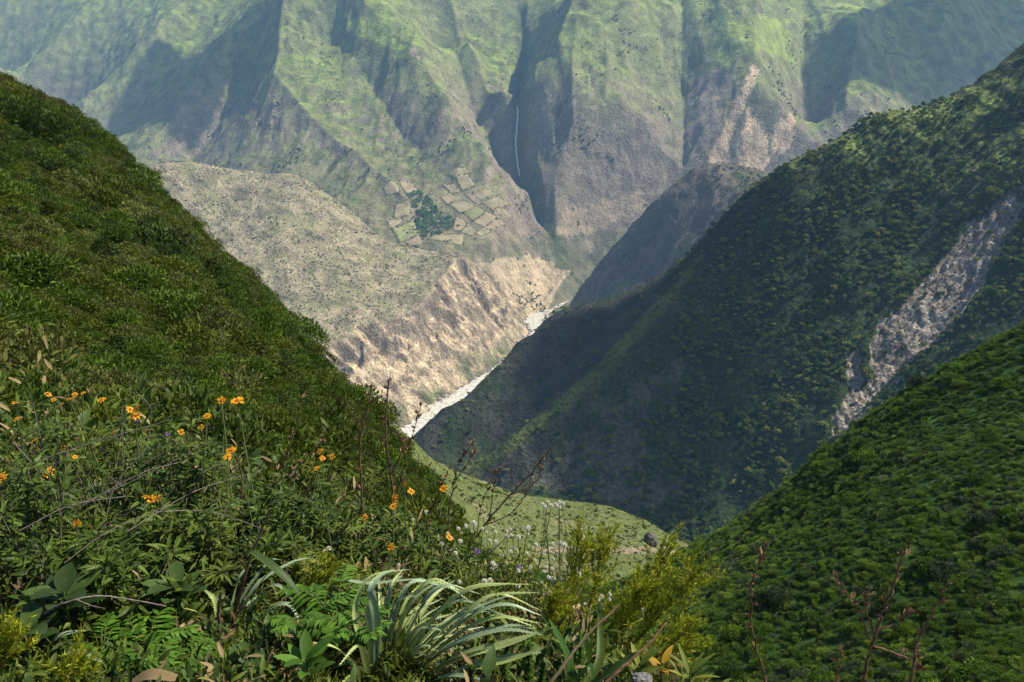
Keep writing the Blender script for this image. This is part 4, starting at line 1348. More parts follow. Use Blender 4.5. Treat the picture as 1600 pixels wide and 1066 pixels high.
stalk([(735, 870, 4.2), (765, 810, 4.2), (820, 750, 4.2), (858, 705, 4.2)], .0065, 'branched dry stalk with hooked tips before the dark spur', 14, .5, [[(765, 810, 4.2), (772, 760, 4.2), (780, 730, 4.2)], [(800, 772, 4.2), (835, 755, 4.2), (850, 720, 4.2)], [(760, 820, 4.2), (800, 800, 4.2), (830, 760, 4.2)]], .022)
stalk([(745, 850, 4.3), (752, 790, 4.3), (775, 740, 4.3)], .004, 'slender twiggy dry stalk left of the branched one', 7, .6)
stalk([(395, 830, 3.7), (425, 760, 3.7), (455, 690, 3.7), (472, 620, 3.7)], .007, 'reddish dry stalk leaning right over the green slope', 12, .4, [[(425, 760, 3.7), (465, 730, 3.7), (507, 690, 3.7)], [(410, 800, 3.7), (450, 790, 3.7), (480, 765, 3.7)]])
stalk([(372, 840, 3.6), (378, 760, 3.6), (372, 715, 3.6)], .006, 'rusty broken dry stem among the daisies', 6, .5)
stalk([(1196, 1080, 2.6), (1175, 985, 2.6), (1176, 910, 2.6), (1198, 855, 2.6)], .0055, 'single dry stalk standing alone before the right hillside', 16, .2, (), .024)
stalk([(1345, 1085, 2.4), (1370, 985, 2.4), (1395, 920, 2.4), (1416, 852, 2.4)], .0065, 'tall branched dry stalk at the lower right', 18, .3,
      [[(1372, 985, 2.4), (1405, 972, 2.4), (1432, 955, 2.4)], [(1360, 1000, 2.4), (1338, 950, 2.4), (1303, 900, 2.4)], [(1368, 990, 2.4), (1352, 950, 2.4), (1356, 925, 2.4)], [(1365, 1010, 2.4), (1420, 1030, 2.4), (1440, 1050, 2.4)]], .021)
stalk([(1420, 1085, 2.3), (1432, 1010, 2.3), (1455, 960, 2.3), (1481, 910, 2.3)], .0055, 'dry stalk leaning right near the lower right corner', 12, .3, (), .021)
stalk([(1304, 1085, 2.4), (1310, 1040, 2.4), (1316, 1012, 2.4)], .005, 'short dry stub at the lower right', 5, .4, (), .02)

# ---- silvery spiny rosettes
def rosette(name, base, curves, label, width, n_fill, lean, fill_len, y_spread=.25):
    R = np.array(base)
    t = thing(name, R, label, 'rosette plant')
    for c in curves:
        w = c[0]; P = [at(*q) - R for q in c[1:]]
        mb = MB(); strap(mb, P, w * .8, 16, .45, .93, None, rng.uniform(.25, .7), .0055)
        mb.build('leaf', M_SILVER if rng.random() < .6 else M_SILVERY, t)
    for k in range(n_fill):
        az = lean + rng.normal(0, .9); el = rng.uniform(.55, 1.25)
        l = fill_len * (.6 + .5 * rng.random())
        d = np.array([math.cos(az) * math.cos(el), math.sin(az) * math.cos(el), math.sin(el)])
        h = np.array([math.cos(az), math.sin(az), 0.])
        P = [(0, 0, 0), d * l * .45, d * l * .75 + h * l * .10, d * l * .85 + h * l * .34 - np.array([0, 0, .06 * l])]
        mb = MB(); strap(mb, P, width * .9 * (.6 + .4 * rng.random()), 14, .45, .93, None, rng.uniform(.2, .8), .005)
        mb.build('leaf', M_SILVERY if k % 3 else M_SILVER, t)
    return t


B1 = at(603, 1082, 2.45)
c1 = [(.036, (583, 1085, 2.42), (580, 1000, 2.35), (578, 930, 2.32), (598, 898, 2.4), (640, 890, 2.5)),
      (.034, (592, 1085, 2.42), (590, 990, 2.38), (583, 930, 2.36), (586, 905, 2.36)), (.030, (598, 1080, 2.45), (602, 980, 2.5), (612, 915, 2.55), (628, 900, 2.6)),
      (.028, (602, 1075, 2.45), (615, 975, 2.5), (642, 912, 2.55), (700, 918, 2.6)), (.028, (605, 1075, 2.45), (630, 970, 2.48), (668, 912, 2.5), (720, 922, 2.5)),
      (.028, (607, 1075, 2.45), (650, 965, 2.42), (692, 918, 2.4), (732, 938, 2.4)), (.030, (608, 1075, 2.45), (672, 978, 2.4), (730, 924, 2.36), (802, 912, 2.36)),
      (.032, (610, 1078, 2.45), (690, 985, 2.38), (762, 934, 2.34), (842, 926, 2.34)), (.034, (612, 1078, 2.45), (700, 990, 2.34), (780, 946, 2.3), (846, 962, 2.3)),
      (.034, (614, 1080, 2.45), (700, 1003, 2.32), (772, 966, 2.28), (844, 974, 2.26)), (.036, (616, 1084, 2.45), (700, 1015, 2.28), (782, 986, 2.24), (848, 992, 2.2)),
      (.042, (620, 1090, 2.45), (710, 1035, 2.22), (790, 1010, 2.16), (852, 985, 2.14)), (.045, (622, 1095, 2.45), (720, 1052, 2.18), (800, 1032, 2.12), (850, 1012, 2.1)),
      (.036, (570, 1090, 2.42), (552, 1042, 2.3), (525, 1014, 2.24), (488, 1004, 2.2)), (.030, (576, 1088, 2.42), (562, 1000, 2.4), (556, 950, 2.45), (575, 905, 2.5), (615, 890, 2.55)),
      (.026, (604, 1072, 2.47), (622, 985, 2.55), (655, 930, 2.6), (705, 900, 2.65)), (.024, (603, 1072, 2.47), (612, 960, 2.52), (632, 935, 2.5), (655, 932, 2.46)),
      (.026, (608, 1072, 2.45), (660, 985, 2.46), (715, 940, 2.44), (770, 955, 2.42)), (.026, (610, 1074, 2.45), (680, 990, 2.44), (745, 955, 2.42), (800, 965, 2.4)),
      (.028, (580, 1088, 2.42), (572, 1040, 2.3), (560, 1010, 2.2), (530, 1040, 2.1)), (.030, (625, 1095, 2.44), (690, 1060, 2.2), (740, 1060, 2.1), (770, 1075, 2.05))]
c1 += [(c[0] * .8,) + tuple((q[0] + (i_ / 3) ** 1.3 * rng.normal(0, 12), q[1] + (i_ / 3) ** 1.3 * rng.normal(0, 9) - 3, q[2] + .06 * (i_ / 3) + rng.normal(0, .02)) for i_, q in enumerate(c[1:])) for c in c1[2:13]]
rosette('silver_rosette', B1, c1, 'large silvery rosette with long spiny leaves arching right in the foreground', .022, 60, .35, .42)
B2 = at(352, 1040, 2.8)
c2 = [(.034, (352, 1040, 2.8), (372, 975, 2.8), (402, 915, 2.85), (455, 880, 2.95), (485, 872, 3.0)), (.03, (355, 1040, 2.8), (385, 960, 2.8), (412, 905, 2.8), (440, 885, 2.8)), (.03, (350, 1040, 2.8), (362, 960, 2.8), (372, 910, 2.8), (390, 880, 2.85)),
      (.034, (345, 1040, 2.75), (330, 985, 2.65), (312, 960, 2.6), (285, 950, 2.55)), (.032, (348, 1040, 2.75), (345, 990, 2.7), (335, 940, 2.72), (320, 922, 2.75)), (.036, (358, 1040, 2.8), (410, 965, 2.75), (450, 945, 2.72), (475, 985, 2.7)),
      (.03, (360, 1040, 2.8), (400, 940, 2.75), (432, 915, 2.7), (460, 940, 2.65)), (.036, (362, 1045, 2.78), (420, 1000, 2.65), (455, 985, 2.6), (470, 1010, 2.55)), (.028, (352, 1040, 2.8), (378, 940, 2.9), (420, 880, 3.0), (440, 875, 3.05))]
rosette('silver_rosette', B2, c2, 'smaller silvery rosette beside the leaning grey stick', .024, 10, .6, .34)
B3 = at(35, 1090, 2.3)
c3 = [(.045, (35, 1095, 2.3), (62, 1030, 2.3), (95, 995, 2.3), (135, 985, 2.35)), (.04, (30, 1095, 2.3), (30, 1040, 2.35), (45, 1010, 2.4), (60, 1000, 2.4)), (.05, (40, 1098, 2.25), (90, 1040, 2.2), (120, 1020, 2.2), (160, 1035, 2.15))]
rosette('silver_rosette', B3, c3, 'dark greenish rosette with one arching leaf at the lower left', .026, 5, .9, .26)
# a fallen broad leaf blade lying across the smaller rosette, and the pale bent leaves above the large one
for pts, w, mt, lab in (([(394, 862, 2.6), (425, 885, 2.55), (452, 910, 2.52), (468, 930, 2.5)], .036, M_BROAD, 'dark green broken leaf blade slanting over the smaller rosette'),
                        ([(533, 905, 2.7), (575, 912, 2.68), (620, 908, 2.66), (660, 904, 2.66)], .020, M_SILVER, 'pale bent leaf lying above the large rosette')):
    P = [at(*q) for q in pts]
    t = thing('loose_leaf', P[-1], lab, 'leaf')
    mb = MB(); strap(mb, [q - P[-1] for q in P], w, 12, .3, .8, None, .5); mb.build('blade', mt, t)

# ---- leafy shrubs with lance-shaped leaves and grey twigs
def leafy_shrub(u, v, y, w, n_br, label, mat=M_LANCE, leaf=.052, lw=.0145, per=62, bark=M_TWIG):
    T = at(u, v, y); R = root_below(T, .05)
    t = thing('leafy_shrub', R, label, 'shrub', 'leafy shrubs around the daisies')
    H = T[2] - R[2]
    for k in range(n_br):
        a = rng.random() * 6.283; rad = w * rng.random() ** .6
        tip = np.array([math.cos(a) * rad, math.sin(a) * rad * .7, H * (.70 + .33 * rng.random()) * (1 - .25 * (rad / w) ** 2)])
        mid = tip * np.array([.45, .45, .55]) + rng.normal(0, .03, 3)
        mb = MB(); P = tube(mb, [(0, 0, 0), mid, tip], .006, .002, 12, 5); br = mb.build('branch', bark, t)
        n = per
        f = 1 - rng.random(n) ** 1.7 * .72
        i = np.clip((f * 11).astype(int), 0, 10); fr = (f * 11 - i)[:, None]
        b = P[i] * (1 - fr) + P[i + 1] * fr
        d = unit(rng.normal(size=(n, 3)) * np.array([1, 1, .5]) + np.array([0, -.15, .35]))
        off = d * (.012 + .035 * rng.random(n))[:, None]
        mb = MB(); blades(mb, b + off, d, unit(rng.normal(0, .35, (n, 3)) + np.array([0, -.2, 1.])), leaf * (.55 + .8 * rng.random(n)), lw * (.6 + .7 * rng.random(n)), .3, 4, None, .3)
        mb.build('foliage', mat, br)


LS = [(30, 640, 3.3, .42, 17, 'lance leaved shrub with daisies at the left edge'), (130, 622, 3.7, .45, 17, 'tall lance leaved shrub carrying a row of daisies'), (235, 650, 3.6, .42, 16, 'twiggy green shrub behind the grey tangle'), (320, 690, 3.5, .36, 14, 'green shrub below the pair of tall daisies'),
      (20, 740, 2.8, .36, 15, 'leafy shrub low against the left edge'), (120, 770, 2.9, .38, 15, 'lance leaved shrub in front of the grey tangle'), (230, 790, 3.0, .36, 14, 'shrub with narrow leaves over the grey twigs'), (400, 730, 3.6, .36, 14, 'green shrub beneath the leaning brown stalks'),
      (470, 770, 3.7, .34, 13, 'green leafy shrub between the brown stalks'), (540, 800, 3.8, .34, 13, 'shrub around the foot of the upright dry stalks'), (620, 815, 3.9, .32, 12, 'green shrub at the foot of the tallest dry stalk'), (330, 800, 3.0, .32, 13, 'dense green shrub behind the leaning grey stick'),
      (440, 840, 3.2, .30, 12, 'leafy shrub above the smaller silvery rosette'), (690, 850, 3.6, .24, 9, 'small leafy shrub left of the white globe flowers'), (60, 860, 2.5, .30, 12, 'shaded leafy shrub low on the left'), (180, 870, 2.6, .30, 12, 'dark leafy shrub above the arching twig')]
for q in LS:
    leafy_shrub(*q)
leafy_shrub(790, 880, 3.6, .28, 12, 'fine leaved olive plant carrying the white globe flowers', M_CLUB, .03, .008, 60, M_GSTEM)
leafy_shrub(720, 890, 3.4, .24, 10, 'olive green fine leaved plant behind the silvery rosette', M_UNDER, .032, .009, 60, M_GSTEM)
leafy_shrub(520, 870, 3.0, .20, 9, 'yellowish fine leaved plant left of the large rosette', M_CLUB, .03, .007, 60, M_GSTEM)

# ---- feathery yellow-green plumes
def feathery(pts, spread, label, n_tw=70, mat=M_FEATHER):
    P3 = [at(*q) for q in pts]
    R = root_below(P3[0]) if P3[0][2] - ground(*P3[0][:2]) > .05 else P3[0]
    chain = ([R] if R is not P3[0] else []) + P3
    t = thing('feathery_plant', R, label, 'plant', 'yellow green feathery plants in the foreground')
    mb = MB(); P = tube(mb, [q - R for q in chain], .007, .002, 24, 5); mb.build('stem', M_STALK, t)
    up = unit(P[-1] - P[len(P) // 2])
    for k in range(n_tw):
        f = .22 + .78 * (k / n_tw)
        b = P[min(23, int(f * 23))] + rng.normal(0, .006, 3)
        d = unit(up * (.7 + .6 * rng.random()) + rng.normal(0, .55, 3))
        l = spread * (.55 + .6 * rng.random()) * (1.15 - .55 * f)
        Q = curve([b, b + d * l * .55, b + d * l * .8 + up * l * .3], 9)
        mb = MB()
        n = 44
        i = rng.integers(1, 8, n); fr = rng.random((n, 1)); bb = Q[i] * (1 - fr) + Q[i + 1] * fr
        dd = unit(unit(Q[-1] - Q[0]) * 1.1 + rng.normal(0, .55, (n, 3)))
        flakes(mb, bb, dd, rand_dir(n), .026 * (.6 + .7 * rng.random(n)), .0042)
        for s_ in range(8):
            flakes(mb, Q[s_][None], (Q[s_ + 1] - Q[s_])[None], rand_dir(1), np.linalg.norm(Q[s_ + 1] - Q[s_]) * 1.15, .004)
        mb.build('twig', mat, t)


feathery([(890, 1010, 3.0), (893, 940, 3.0), (905, 890, 3.05), (908, 836, 3.05)], .17, 'upright yellow green plume with globe flowers beside it', 52)
feathery([(905, 1010, 3.1), (925, 930, 3.15), (938, 880, 3.2), (946, 842, 3.2)], .15, 'slim yellow green plume before the shaded ravine', 46)
feathery([(935, 1020, 2.9), (975, 960, 2.9), (1015, 910, 2.9), (1045, 858, 2.9)], .19, 'yellow green plume leaning right with a feathery crest', 60)
feathery([(960, 1040, 2.7), (1010, 985, 2.7), (1052, 940, 2.7), (1085, 896, 2.7)], .20, 'rightmost bushy yellow green plume', 66)
feathery([(920, 1045, 2.7), (955, 1000, 2.7), (985, 960, 2.7), (1000, 915, 2.75)], .19, 'dense yellow green plume in the middle of the clump', 60)
feathery([(860, 1045, 2.8), (866, 985, 2.8), (870, 940, 2.85)], .15, 'low yellow green plume touching the silvery leaf tips', 44)
feathery([(985, 1060, 2.5), (1035, 1020, 2.5), (1075, 985, 2.5)], .16, 'low yellow green plume over the orange leaves', 44)
feathery([(470, 985, 2.9), (490, 930, 2.9), (520, 870, 2.9)], .12, 'yellow sprigs above the smaller rosette', 40)
feathery([(-5, 1080, 2.1), (5, 1030, 2.1), (10, 990, 2.1)], .14, 'yellow green sprig in the lower left corner', 34)
feathery([(115, 1090, 2.05), (110, 1060, 2.05), (118, 1030, 2.05)], .12, 'yellow green sprig beside the arching dark leaf', 30)

# ---- upright club-shaped sprigs
def club(u, v, y, h, label, mat=M_CLUB):
    T = at(u, v, y); R = T - np.array([0, -.02, h])
    t = thing('club_sprig', R, label, 'plant', 'upright club shaped sprigs near the large rosette')
    mb = MB(); P = tube(mb, [(0, 0, 0), (rng.normal(0, .008), 0, h * .5), T - R], .005, .003, 16, 5); mb.build('stem', M_GSTEM, t)
    n = 340
    f = rng.random(n); i = np.clip((f * 15).astype(int), 0, 14); b = P[i] + (P[i + 1] - P[i]) * (f * 15 - i)[:, None]
    a = rng.random(n) * 6.283
    d = np.stack([np.cos(a), np.sin(a), .6 + .5 * rng.random(n)], -1)
    mb = MB(); blades(mb, b, d, np.stack([-np.cos(a) * .6, -np.sin(a) * .6, np.ones(n)], -1), .028 * (1.25 - .75 * f), .007, .1, 3); mb.build('foliage', mat, t)


for q in ((795, 1007, 2.25, .22, 'club sprig standing beside the fan of silvery leaves'), (826, 1005, 2.15, .24, 'rightmost club sprig at the bottom of the view'), (762, 962, 2.3, .26, 'tall yellowish club sprig in front of the silvery leaves'), (770, 1000, 2.2, .2, 'short club sprig below the tall yellowish one'),
          (905, 992, 2.2, .25, 'green club sprig before the strap leaves'), (735, 1040, 2.1, .2, 'low club sprig at the lower edge'), (848, 1035, 2.1, .2, 'small club sprig next to the broad strap leaf'), (290, 985, 2.4, .2, 'club sprig right of the bright fern patch')):
    club(*q, mat=M_CLUB if q[0] in (762, 770, 735) else M_FERN)

# ---- ferny bright green plants, broad-leaf sprouts, strap leaves, orange leaves
def ferny(u, v, y, s, label, mat=M_FERN, fr_n=11):
    T = at(u, v, y); R = np.array([T[0], T[1], T[2] - s * .8])
    t = thing('ferny_plant', R, label, 'plant', 'bright green ferny plants in the foreground')
    for k in range(fr_n):
        a = rng.random() * 6.283; l = s * (.7 + .4 * rng.random())
        h = np.array([math.cos(a), math.sin(a), 0])
        Q = curve([(0, 0, 0), h * l * .4 + np.array([0, 0, l * .65]), h * l * .85 + np.array([0, 0, l * .72])], 12)
        mb = MB(); tube(mb, Q[::3], .0028, .0012, 8, 4); fr = mb.build('frond', M_GSTEM, t)
        i = np.repeat(np.arange(3, 12), 2); n = len(i)
        sd = np.tile([1, -1], n // 2)[:, None]
        side = unit(np.cross(h, [0, 0, 1.]))
        d = unit(side * sd + h * .8 + rng.normal(0, .15, (n, 3)))
        mb = MB(); blades(mb, Q[i], d, np.tile([0, 0, 1.], (n, 1)), l * .30 * (1.25 - (i - 3) / 12) * (.8 + .4 * rng.random(n)), l * .085, .25, 4, None, .3); mb.build('foliage', mat, fr)


for q in ((150, 1000, 2.3, .20, 'bright green ferny plant in the lower left'), (215, 985, 2.35, .22, 'bright green ferny plant under the arching twig'), (265, 1010, 2.3, .18, 'bright ferny plant left of the smaller rosette'), (180, 1040, 2.15, .18, 'low bright ferny plant near the bottom edge'), (245, 1045, 2.15, .17, 'bright ferny plant above the curled brown leaf'),
          (520, 925, 2.55, .20, 'green deeply cut leaves left of the large rosette'), (555, 955, 2.45, .17, 'green cut leaved plant touching the large rosette'), (480, 950, 2.5, .16, 'green ferny plant between the two rosettes')):
    ferny(*q)


def sprout(u, v, y, s, label, mat, n=9, lw=.26, up=.9):
    T = at(u, v, y); R = np.array([T[0], T[1], T[2] - s])
    t = thing('sprout', R, label, 'plant')
    mb = MB(); tube(mb, [(0, 0, 0), (0, 0, s * .4), (0, 0, s * .75)], .005, .003, 6, 5); mb.build('stem', M_GSTEM, t)
    for k in range(n):
        a = k * 2.4
        d = np.array([[math.cos(a), math.sin(a), up + .3 * rng.random()]])
        mb = MB(); blades(mb, np.array([[0, 0, s * (.3 + .45 * k / n)]]), d, np.array([[-math.cos(a), -math.sin(a), .8]]), s * (.65 + .2 * rng.random()), s * lw, .25, 7, None, .45, .12); mb.build('leaf', mat, t)


sprout(478, 1012, 2.15, .16, 'fresh broad leaved sprout at the bottom between the rosettes', M_FERN)
sprout(1035, 1025, 2.35, .12, 'plant with orange yellow leaves at the lower edge', M_YELLOWLEAF, 5, .22)
sprout(1000, 1025, 2.3, .14, 'small yellow green sprout beside the speckled rock', M_CLUB, 9, .16)
sprout(1080, 1035, 2.3, .15, 'olive tuft right of the orange leaves', M_CLUB, 10, .12)
for u, v, y, s, w in ((95, 905, 2.4, .22, 'dark heart leaved sprout low on the left'), (40, 960, 2.25, .2, 'broad shaded leaves near the left corner'), (270, 900, 2.6, .2, 'dark leaved sprout behind the small white flowers')):
    sprout(u, v, y, s * .8, w, M_BROAD, 8, .42, .6)
R = at(880, 1090, 2.1)
t = thing('strap_leaf_plant', R, 'plant with broad dark green strap leaves at the bottom centre', 'plant')
for pts, w in (([(880, 1095, 2.1), (892, 1050, 2.1), (875, 1000, 2.12), (858, 968, 2.15)], .035), ([(885, 1095, 2.1), (915, 1050, 2.05), (925, 1010, 2.05), (928, 985, 2.05)], .042), ([(890, 1095, 2.1), (950, 1055, 2.05), (985, 1030, 2.05), (995, 1020, 2.05)], .045),
               ([(875, 1095, 2.1), (905, 1060, 2.0), (920, 1040, 1.98), (925, 1060, 1.95)], .035), ([(895, 1095, 2.1), (935, 1040, 2.2), (938, 990, 2.3), (936, 960, 2.35)], .030)):
    mb = MB(); strap(mb, [at(*q) - R for q in pts], w, 12, .35, .85, None, .5); mb.build('leaf', leaf_mat('strap_leaf', (.03, .09, .012), (.07, .15, .03), .4, .25, .3) if w == .035 else M_DAISYLEAF, t)

# ---- sticks and twigs
def stick(pts, r, label, mat, branches=(), name='dry_stick'):
    P = [at(*q) for q in pts]; R = P[0]
    t = thing(name, R, label, 'stick')
    mb = MB(); tube(mb, [q - R for q in P], r, r * .55, 8 * len(P), 7, .5, r * .15); mb.build('stem', mat, t)
    for b in branches:
        mb = MB(); tube(mb, [at(*q) - R for q in b], r * .6, r * .25, 14, 5, .5, r * .1); mb.build('twig', mat, t)


stick([(350, 1020, 2.7), (372, 940, 2.65), (392, 870, 2.62), (422, 798, 2.6)], .0075, 'leaning grey brown stick beside the smaller rosette', M_STALK, [[(385, 895, 2.63), (380, 880, 2.6), (372, 872, 2.58)], [(365, 965, 2.66), (380, 950, 2.62), (388, 948, 2.6)]])
stick([(345, 1010, 2.6), (342, 960, 2.6), (345, 925, 2.6)], .008, 'dark upright stub behind the smaller rosette', M_STALK)
stick([(25, 1000, 2.3), (75, 955, 2.3), (120, 937, 2.3), (165, 932, 2.35), (260, 947, 2.4)], .0045, 'long arching grey twig low on the left', M_TWIG, [[(118, 937, 2.3), (145, 947, 2.28), (165, 951, 2.26)]], 'arching_twig')
stick([(840, 1095, 1.95), (880, 1040, 2.0), (915, 995, 2.05), (968, 945, 2.1)], .0065, 'orange brown stem slanting up through the yellow plumes', M_DRYLEAF)
stick([(920, 1095, 1.95), (970, 1045, 2.0), (1010, 1010, 2.05), (1042, 972, 2.1)], .006, 'dark brown stem slanting to the right plume', M_STALK)
TWIGW = ['upper grey twig slanting over the left shrubs', 'long grey twig slanting towards the daisies', 'grey twig in the middle of the tangle', 'steep grey twig rising behind the tangle', 'lowest long twig reaching the brown stalks', 'upright forked pale twig beside a pair of daisies',
         'grey twig near the left edge above the dark leaves', 'grey twig crossing just above the broad dark leaves', 'nearly level grey twig under the reddish stalk', 'thin twig leaning among the white globe flowers', 'grey twig hanging down at the left edge']
for k, (a_, b_, c_) in enumerate((((60, 720, 3.0), (150, 690, 3.1), (270, 655, 3.2)), ((90, 800, 2.9), (190, 760, 3.0), (330, 690, 3.1)), ((130, 790, 2.8), (220, 740, 2.9), (290, 720, 3.0)), ((160, 840, 2.8), (180, 760, 2.9), (230, 700, 3.0)), ((200, 830, 2.8), (300, 770, 3.0), (390, 740, 3.2)), ((230, 690, 3.3), (236, 640, 3.3), (212, 612, 3.3)),
                                  ((30, 830, 2.6), (110, 790, 2.7), (200, 775, 2.8)), ((100, 880, 2.5), (170, 830, 2.6), (260, 790, 2.7)), ((240, 800, 2.9), (330, 800, 3.0), (420, 830, 3.0)), ((760, 870, 3.4), (800, 830, 3.4), (830, 790, 3.5)), ((20, 690, 2.9), (60, 740, 2.9), (90, 820, 2.8)))):
    m_ = [(b_[0] + rng.normal(0, 12), b_[1] + rng.normal(0, 12) - 15, b_[2]), (c_[0] + rng.normal(0, 25), c_[1] - 25, c_[2])]
    stick([a_, b_, c_], .0024, TWIGW[k], M_TWIG, [[b_] + m_], 'grey_twig')

# ---- curled brown leaf, rocks
P = [at(*q) for q in ((205, 1072, 1.95), (235, 1058, 1.95), (275, 1062, 1.95))]
t = thing('curled_leaf', P[0], 'curled pale brown dead leaf at the bottom edge', 'leaf')
mb = MB(); strap(mb, [q - P[0] for q in P], .05, 10, .5, .4, None, .7); mb.build('blade', M_DRYLEAF, t)


def rock_mesh(seed, sub=3, sx=1., sy=1., sz=1.):
    bpy_me = bpy.data.meshes.new('rock')
    import bmesh
    bm = bmesh.new(); bmesh.ops.create_icosphere(bm, subdivisions=sub, radius=1.0)
    for v in bm.verts:
        p = np.array(v.co)
        d = 1 + .28 * float(fbm(np.array(p[0] * 1.3 + seed), np.array(p[1] * 1.3 + p[2] * .9), 3, seed)) + .12 * float(ridged(np.array(p[0] * 2.1 + p[2]), np.array(p[1] * 2.1 - p[2] + seed), 2, seed))
        q = p * d
        q = np.round(q * 2.2) / 2.2 * .35 + q * .65
        v.co = (q[0] * sx, q[1] * sy, q[2] * sz)
    bm.to_mesh(bpy_me); bm.free()
    return bpy_me


def rock(u, v, y, s, label, shape=(1, .8, .6), rot=(0, 0, 0), seed=1, mat=M_ROCK):
    o = link('rock', rock_mesh(seed, 3, *shape), mat, None, label=label, category='rock')
    p = at(u, v, y)
    o.location = (p[0], p[1], ground(p[0], p[1]) + .75 * s) if 20 < y < 100 else p
    o.scale = (s, s, s); o.rotation_euler = rot


rock(1003, 1062, 2.2, .035, 'small speckled grey rock at the bottom edge', seed=3)
rock(612, 690, 50, .6, 'pale boulder on the slope behind the tallest dry stalk', seed=4)
rock(712, 768, 42, .3, 'pale boulder on the slope beside the white flowers', seed=5)
rock(472, 520, 84, 2.2, 'grey slab of bare rock on the edge of the left hillside', (.55, .7, 1.5), (0, -.62, .2), 6)
rock(515, 580, 76, 1.9, 'lower grey rock slab on the edge of the left hillside', (.5, .7, 1.4), (0, -.55, .1), 7)
rock(1016, 846, 385, 5.0, 'dark rock knob at the end of the sunlit shelf', (.7, .8, 1.0), (0, 0, 0), 8, plain_mat('dark_rock', (.09, .085, .075), .9, .4, 2.0))

# ---- purple lupin-like flowers, a few
for k, (u, v) in enumerate(((213, 658), (262, 678), (742, 860), (748, 863), (812, 885))):
    T = at(u, v, 3.5); R = root_below(T)
    t = thing('purple_flower', R, 'tiny purple flower %s, %s from the left' % ('among the white globe flowers' if u > 700 else 'among the leafy shrubs', ORD[k]), 'flower', 'tiny purple flowers in the foreground')
    mb = MB(); tube(mb, [(0, 0, 0), (T - R) * .5 + rng.normal(0, .02, 3), T - R], .003, .0015, 7, 4); mb.build('stem', M_GSTEM, t)
    n = 14; mb = MB(); d = rand_dir(n); blades(mb, T - R + d * .004, d, rand_dir(n), .011, .006, .2, 3); mb.build('petals', M_PURPLE, t)

# ---- undergrowth that closes the ground between the plants
U_SET = []
for i in range(8):
    mb = MB(); n = 110
    mt = [M_UNDER, M_LANCE, M_UNDER, M_BROAD, M_UNDER, M_DRYLEAF, M_LANCE, M_CLUB][i]
    p = rng.normal(0, .34, (n, 3)); p[:, 2] = np.abs(p[:, 2]) * 1.1
    d = unit(rng.normal(size=(n, 3)) + np.array([0, 0, .7]) + p * .8)
    if i == 7:
        blades(mb, p * .8, d + np.array([0, 0, 1.]), rand_dir(n), .5, .03, .2, 3)
    else:
        blades(mb, p, d, unit(rng.normal(0, .4, (n, 3)) + np.array([0, 0, 1.])), (.34 if i != 3 else .4) * (.6 + .7 * rng.random(n)), (.10 if i != 3 else .2) * (.7 + .5 * rng.random(n)), .3, 4, None, .4)
    me = mb.mesh('tuft'); me.materials.append(mt); U_SET.append(me)
U_COL = source('undergrowth_source', U_SET)
X, Y, Z = LEFT
r_ = np.hypot(X, Y)
u_, v_ = pix(X, np.maximum(Y, .3), Z)
w = cell_area(LEFT) * (Y > 1.3) * (r_ < 13) * (u_ > -260) * (u_ < 1150) / np.clip(r_ / 4, .6, 2.5) ** 1.5
pts = pick_points(LEFT, 5200, None, w)
uu, vv = pix(*pts.T)
pts = pts[~(in_poly(uu, vv + 0, [(545, 1200), (540, 985), (600, 935), (760, 960), (870, 1000), (870, 1200)]) & (rng.random(len(pts)) < .6))]
r = np.hypot(pts[:, 0], pts[:, 1])
scatter('undergrowth', pts, (.11 + .13 * rng.random(len(pts))) * np.clip(r / 4.0, .7, 2.4), U_COL, 8, 'tangled green undergrowth covering the ground at the viewpoint', .3)

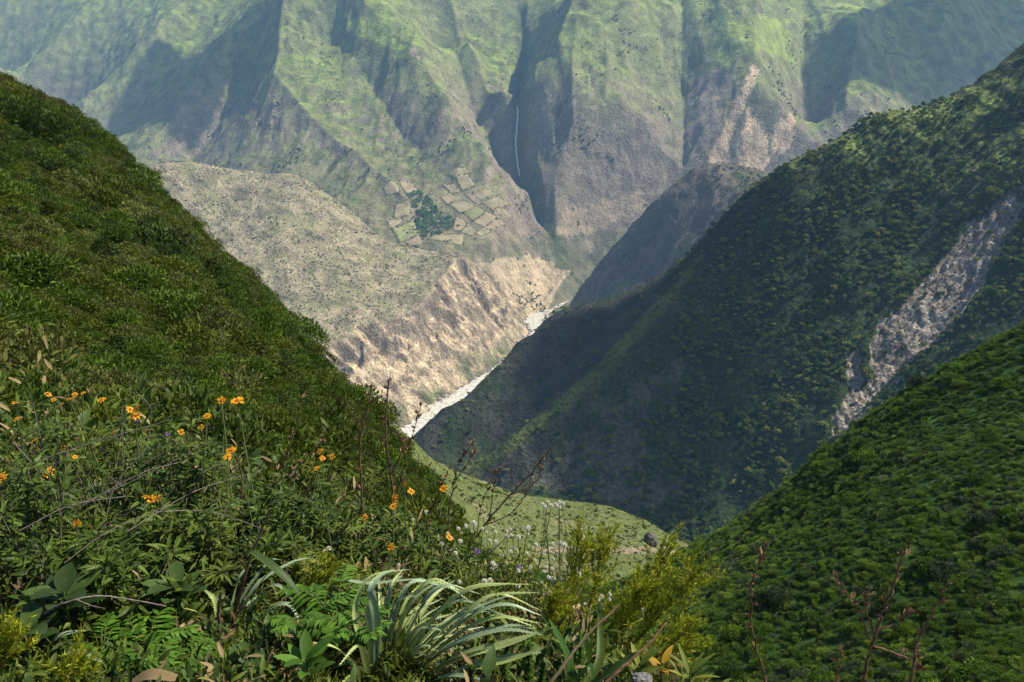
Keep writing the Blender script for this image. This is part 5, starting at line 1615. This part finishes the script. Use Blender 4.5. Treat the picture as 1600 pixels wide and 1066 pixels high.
# ---------------------------------------------------------------- clouds overhead, outside the picture: they shade parts of the canyon
def cloud(pts, grow, clear, z=2300., seed=1):
    P = np.array(pts, float)
    Q = P + SUN[None] * ((z - P[:, 2]) / SUN[2])[:, None]
    c = Q[:, :2].mean(0)
    cov = np.cov((Q[:, :2] - c).T) + np.eye(2) * 400
    val, vec = np.linalg.eigh(cov)
    ax = np.sqrt(val) * grow
    nt, nr = 72, 14
    th = np.linspace(0, 2 * math.pi, nt, endpoint=False); rr_ = np.linspace(0, 1, nr) ** .8
    out = 1 + .22 * fbm(np.cos(th) * 1.6 + seed, np.sin(th) * 1.6, 4, seed)
    RR = rr_[:, None] * out[None]
    xy = c + (RR * np.cos(th))[..., None] * ax[0] * vec[:, 0] + (RR * np.sin(th))[..., None] * ax[1] * vec[:, 1]
    sz = ax.min()
    hump = np.sqrt(np.clip(1 - rr_ ** 2, 0, 1))[:, None]
    lump = .7 + .5 * ridged(xy[..., 0] / sz * 1.7, xy[..., 1] / sz * 1.7, 4, seed + 5)
    top = np.concatenate([xy, (z + hump * sz * .55 * lump)[..., None]], -1)
    bot = np.concatenate([xy, (z - hump * sz * .10 * lump)[..., None]], -1)
    co = np.concatenate([top.reshape(-1, 3), bot.reshape(-1, 3)])
    i = np.arange(nr * nt).reshape(nr, nt); j = np.roll(i, -1, 1)
    f = np.stack([i[:-1], j[:-1], j[1:], i[1:]], -1).reshape(-1, 4)
    f = np.concatenate([f, f[:, ::-1] + nr * nt])
    m, N, L, Pn = new_mat('cloud_%d' % int(clear * 100))
    Pn.inputs['Base Color'].default_value = (.9, .9, .9, 1); Pn.inputs['Roughness'].default_value = 1
    tr = N.new('ShaderNodeBsdfTransparent'); ms = N.new('ShaderNodeMixShader'); ms.inputs[0].default_value = clear ** .5
    L.new(Pn.outputs[0], ms.inputs[1]); L.new(tr.outputs[0], ms.inputs[2]); L.new(ms.outputs[0], N['Material Output'].inputs['Surface'])
    link('cloud', make_mesh('cloud', co, f, None, True), m, None, kind='stuff', label='white cloud high above the canyon')


NEAR_CL = [(-120, 0, 0), (-110, 110, 0), (-40, 130, -40), (30, 195, -110), (110, 195, -70), (130, 60, -40), (40, 0, -10), (0, -40, 0), (0, 60, -40), (60, 120, -80)]
cloud(NEAR_CL, 1.75, .74, seed=2)
cloud([EK * at(*q) for q in ((1080, 640, 1740), (1000, 660, 1790), (900, 760, 1680), (860, 560, 2200), (760, 610, 2080), (960, 560, 2000), (1050, 800, 1530), (940, 500, 2330), (1085, 440, 2110), (1130, 560, 1840), (1000, 540, 1950))], 1.8, .12, seed=3)
cloud([at(*q) for q in ((360, 60, 4700), (330, 130, 4600), (250, 180, 4600), (300, 60, 5400), (220, 130, 5150), (290, 220, 4350), (150, 210, 4950))], 1.5, .15, seed=4)
cloud([at(*q) for q in ((1300, 120, 4400), (1400, 40, 4850), (1480, 60, 4750), (1580, 60, 5000), (1600, 0, 5350), (1440, 120, 4560), (1650, 150, 4600))], 1.7, .15, seed=5)
lo, hi = 1e9, -1e9
for o in list(C.objects):
    if o.type == 'MESH' and o.get('kind') == 'structure':
        v = np.empty(len(o.data.vertices) * 3, np.float32); o.data.vertices.foreach_get('co', v)
        lo, hi = min(lo, float(v[2::3].min())), max(hi, float(v[2::3].max()))
link('haze', box_mesh('haze', (-8000, -400, lo - 1.0), (8000, 8000, min(hi + 25.0, 2150.0))), mh, kind='stuff', label='thin pale blue haze filling the whole canyon')
print('haze from', lo, 'to', hi)
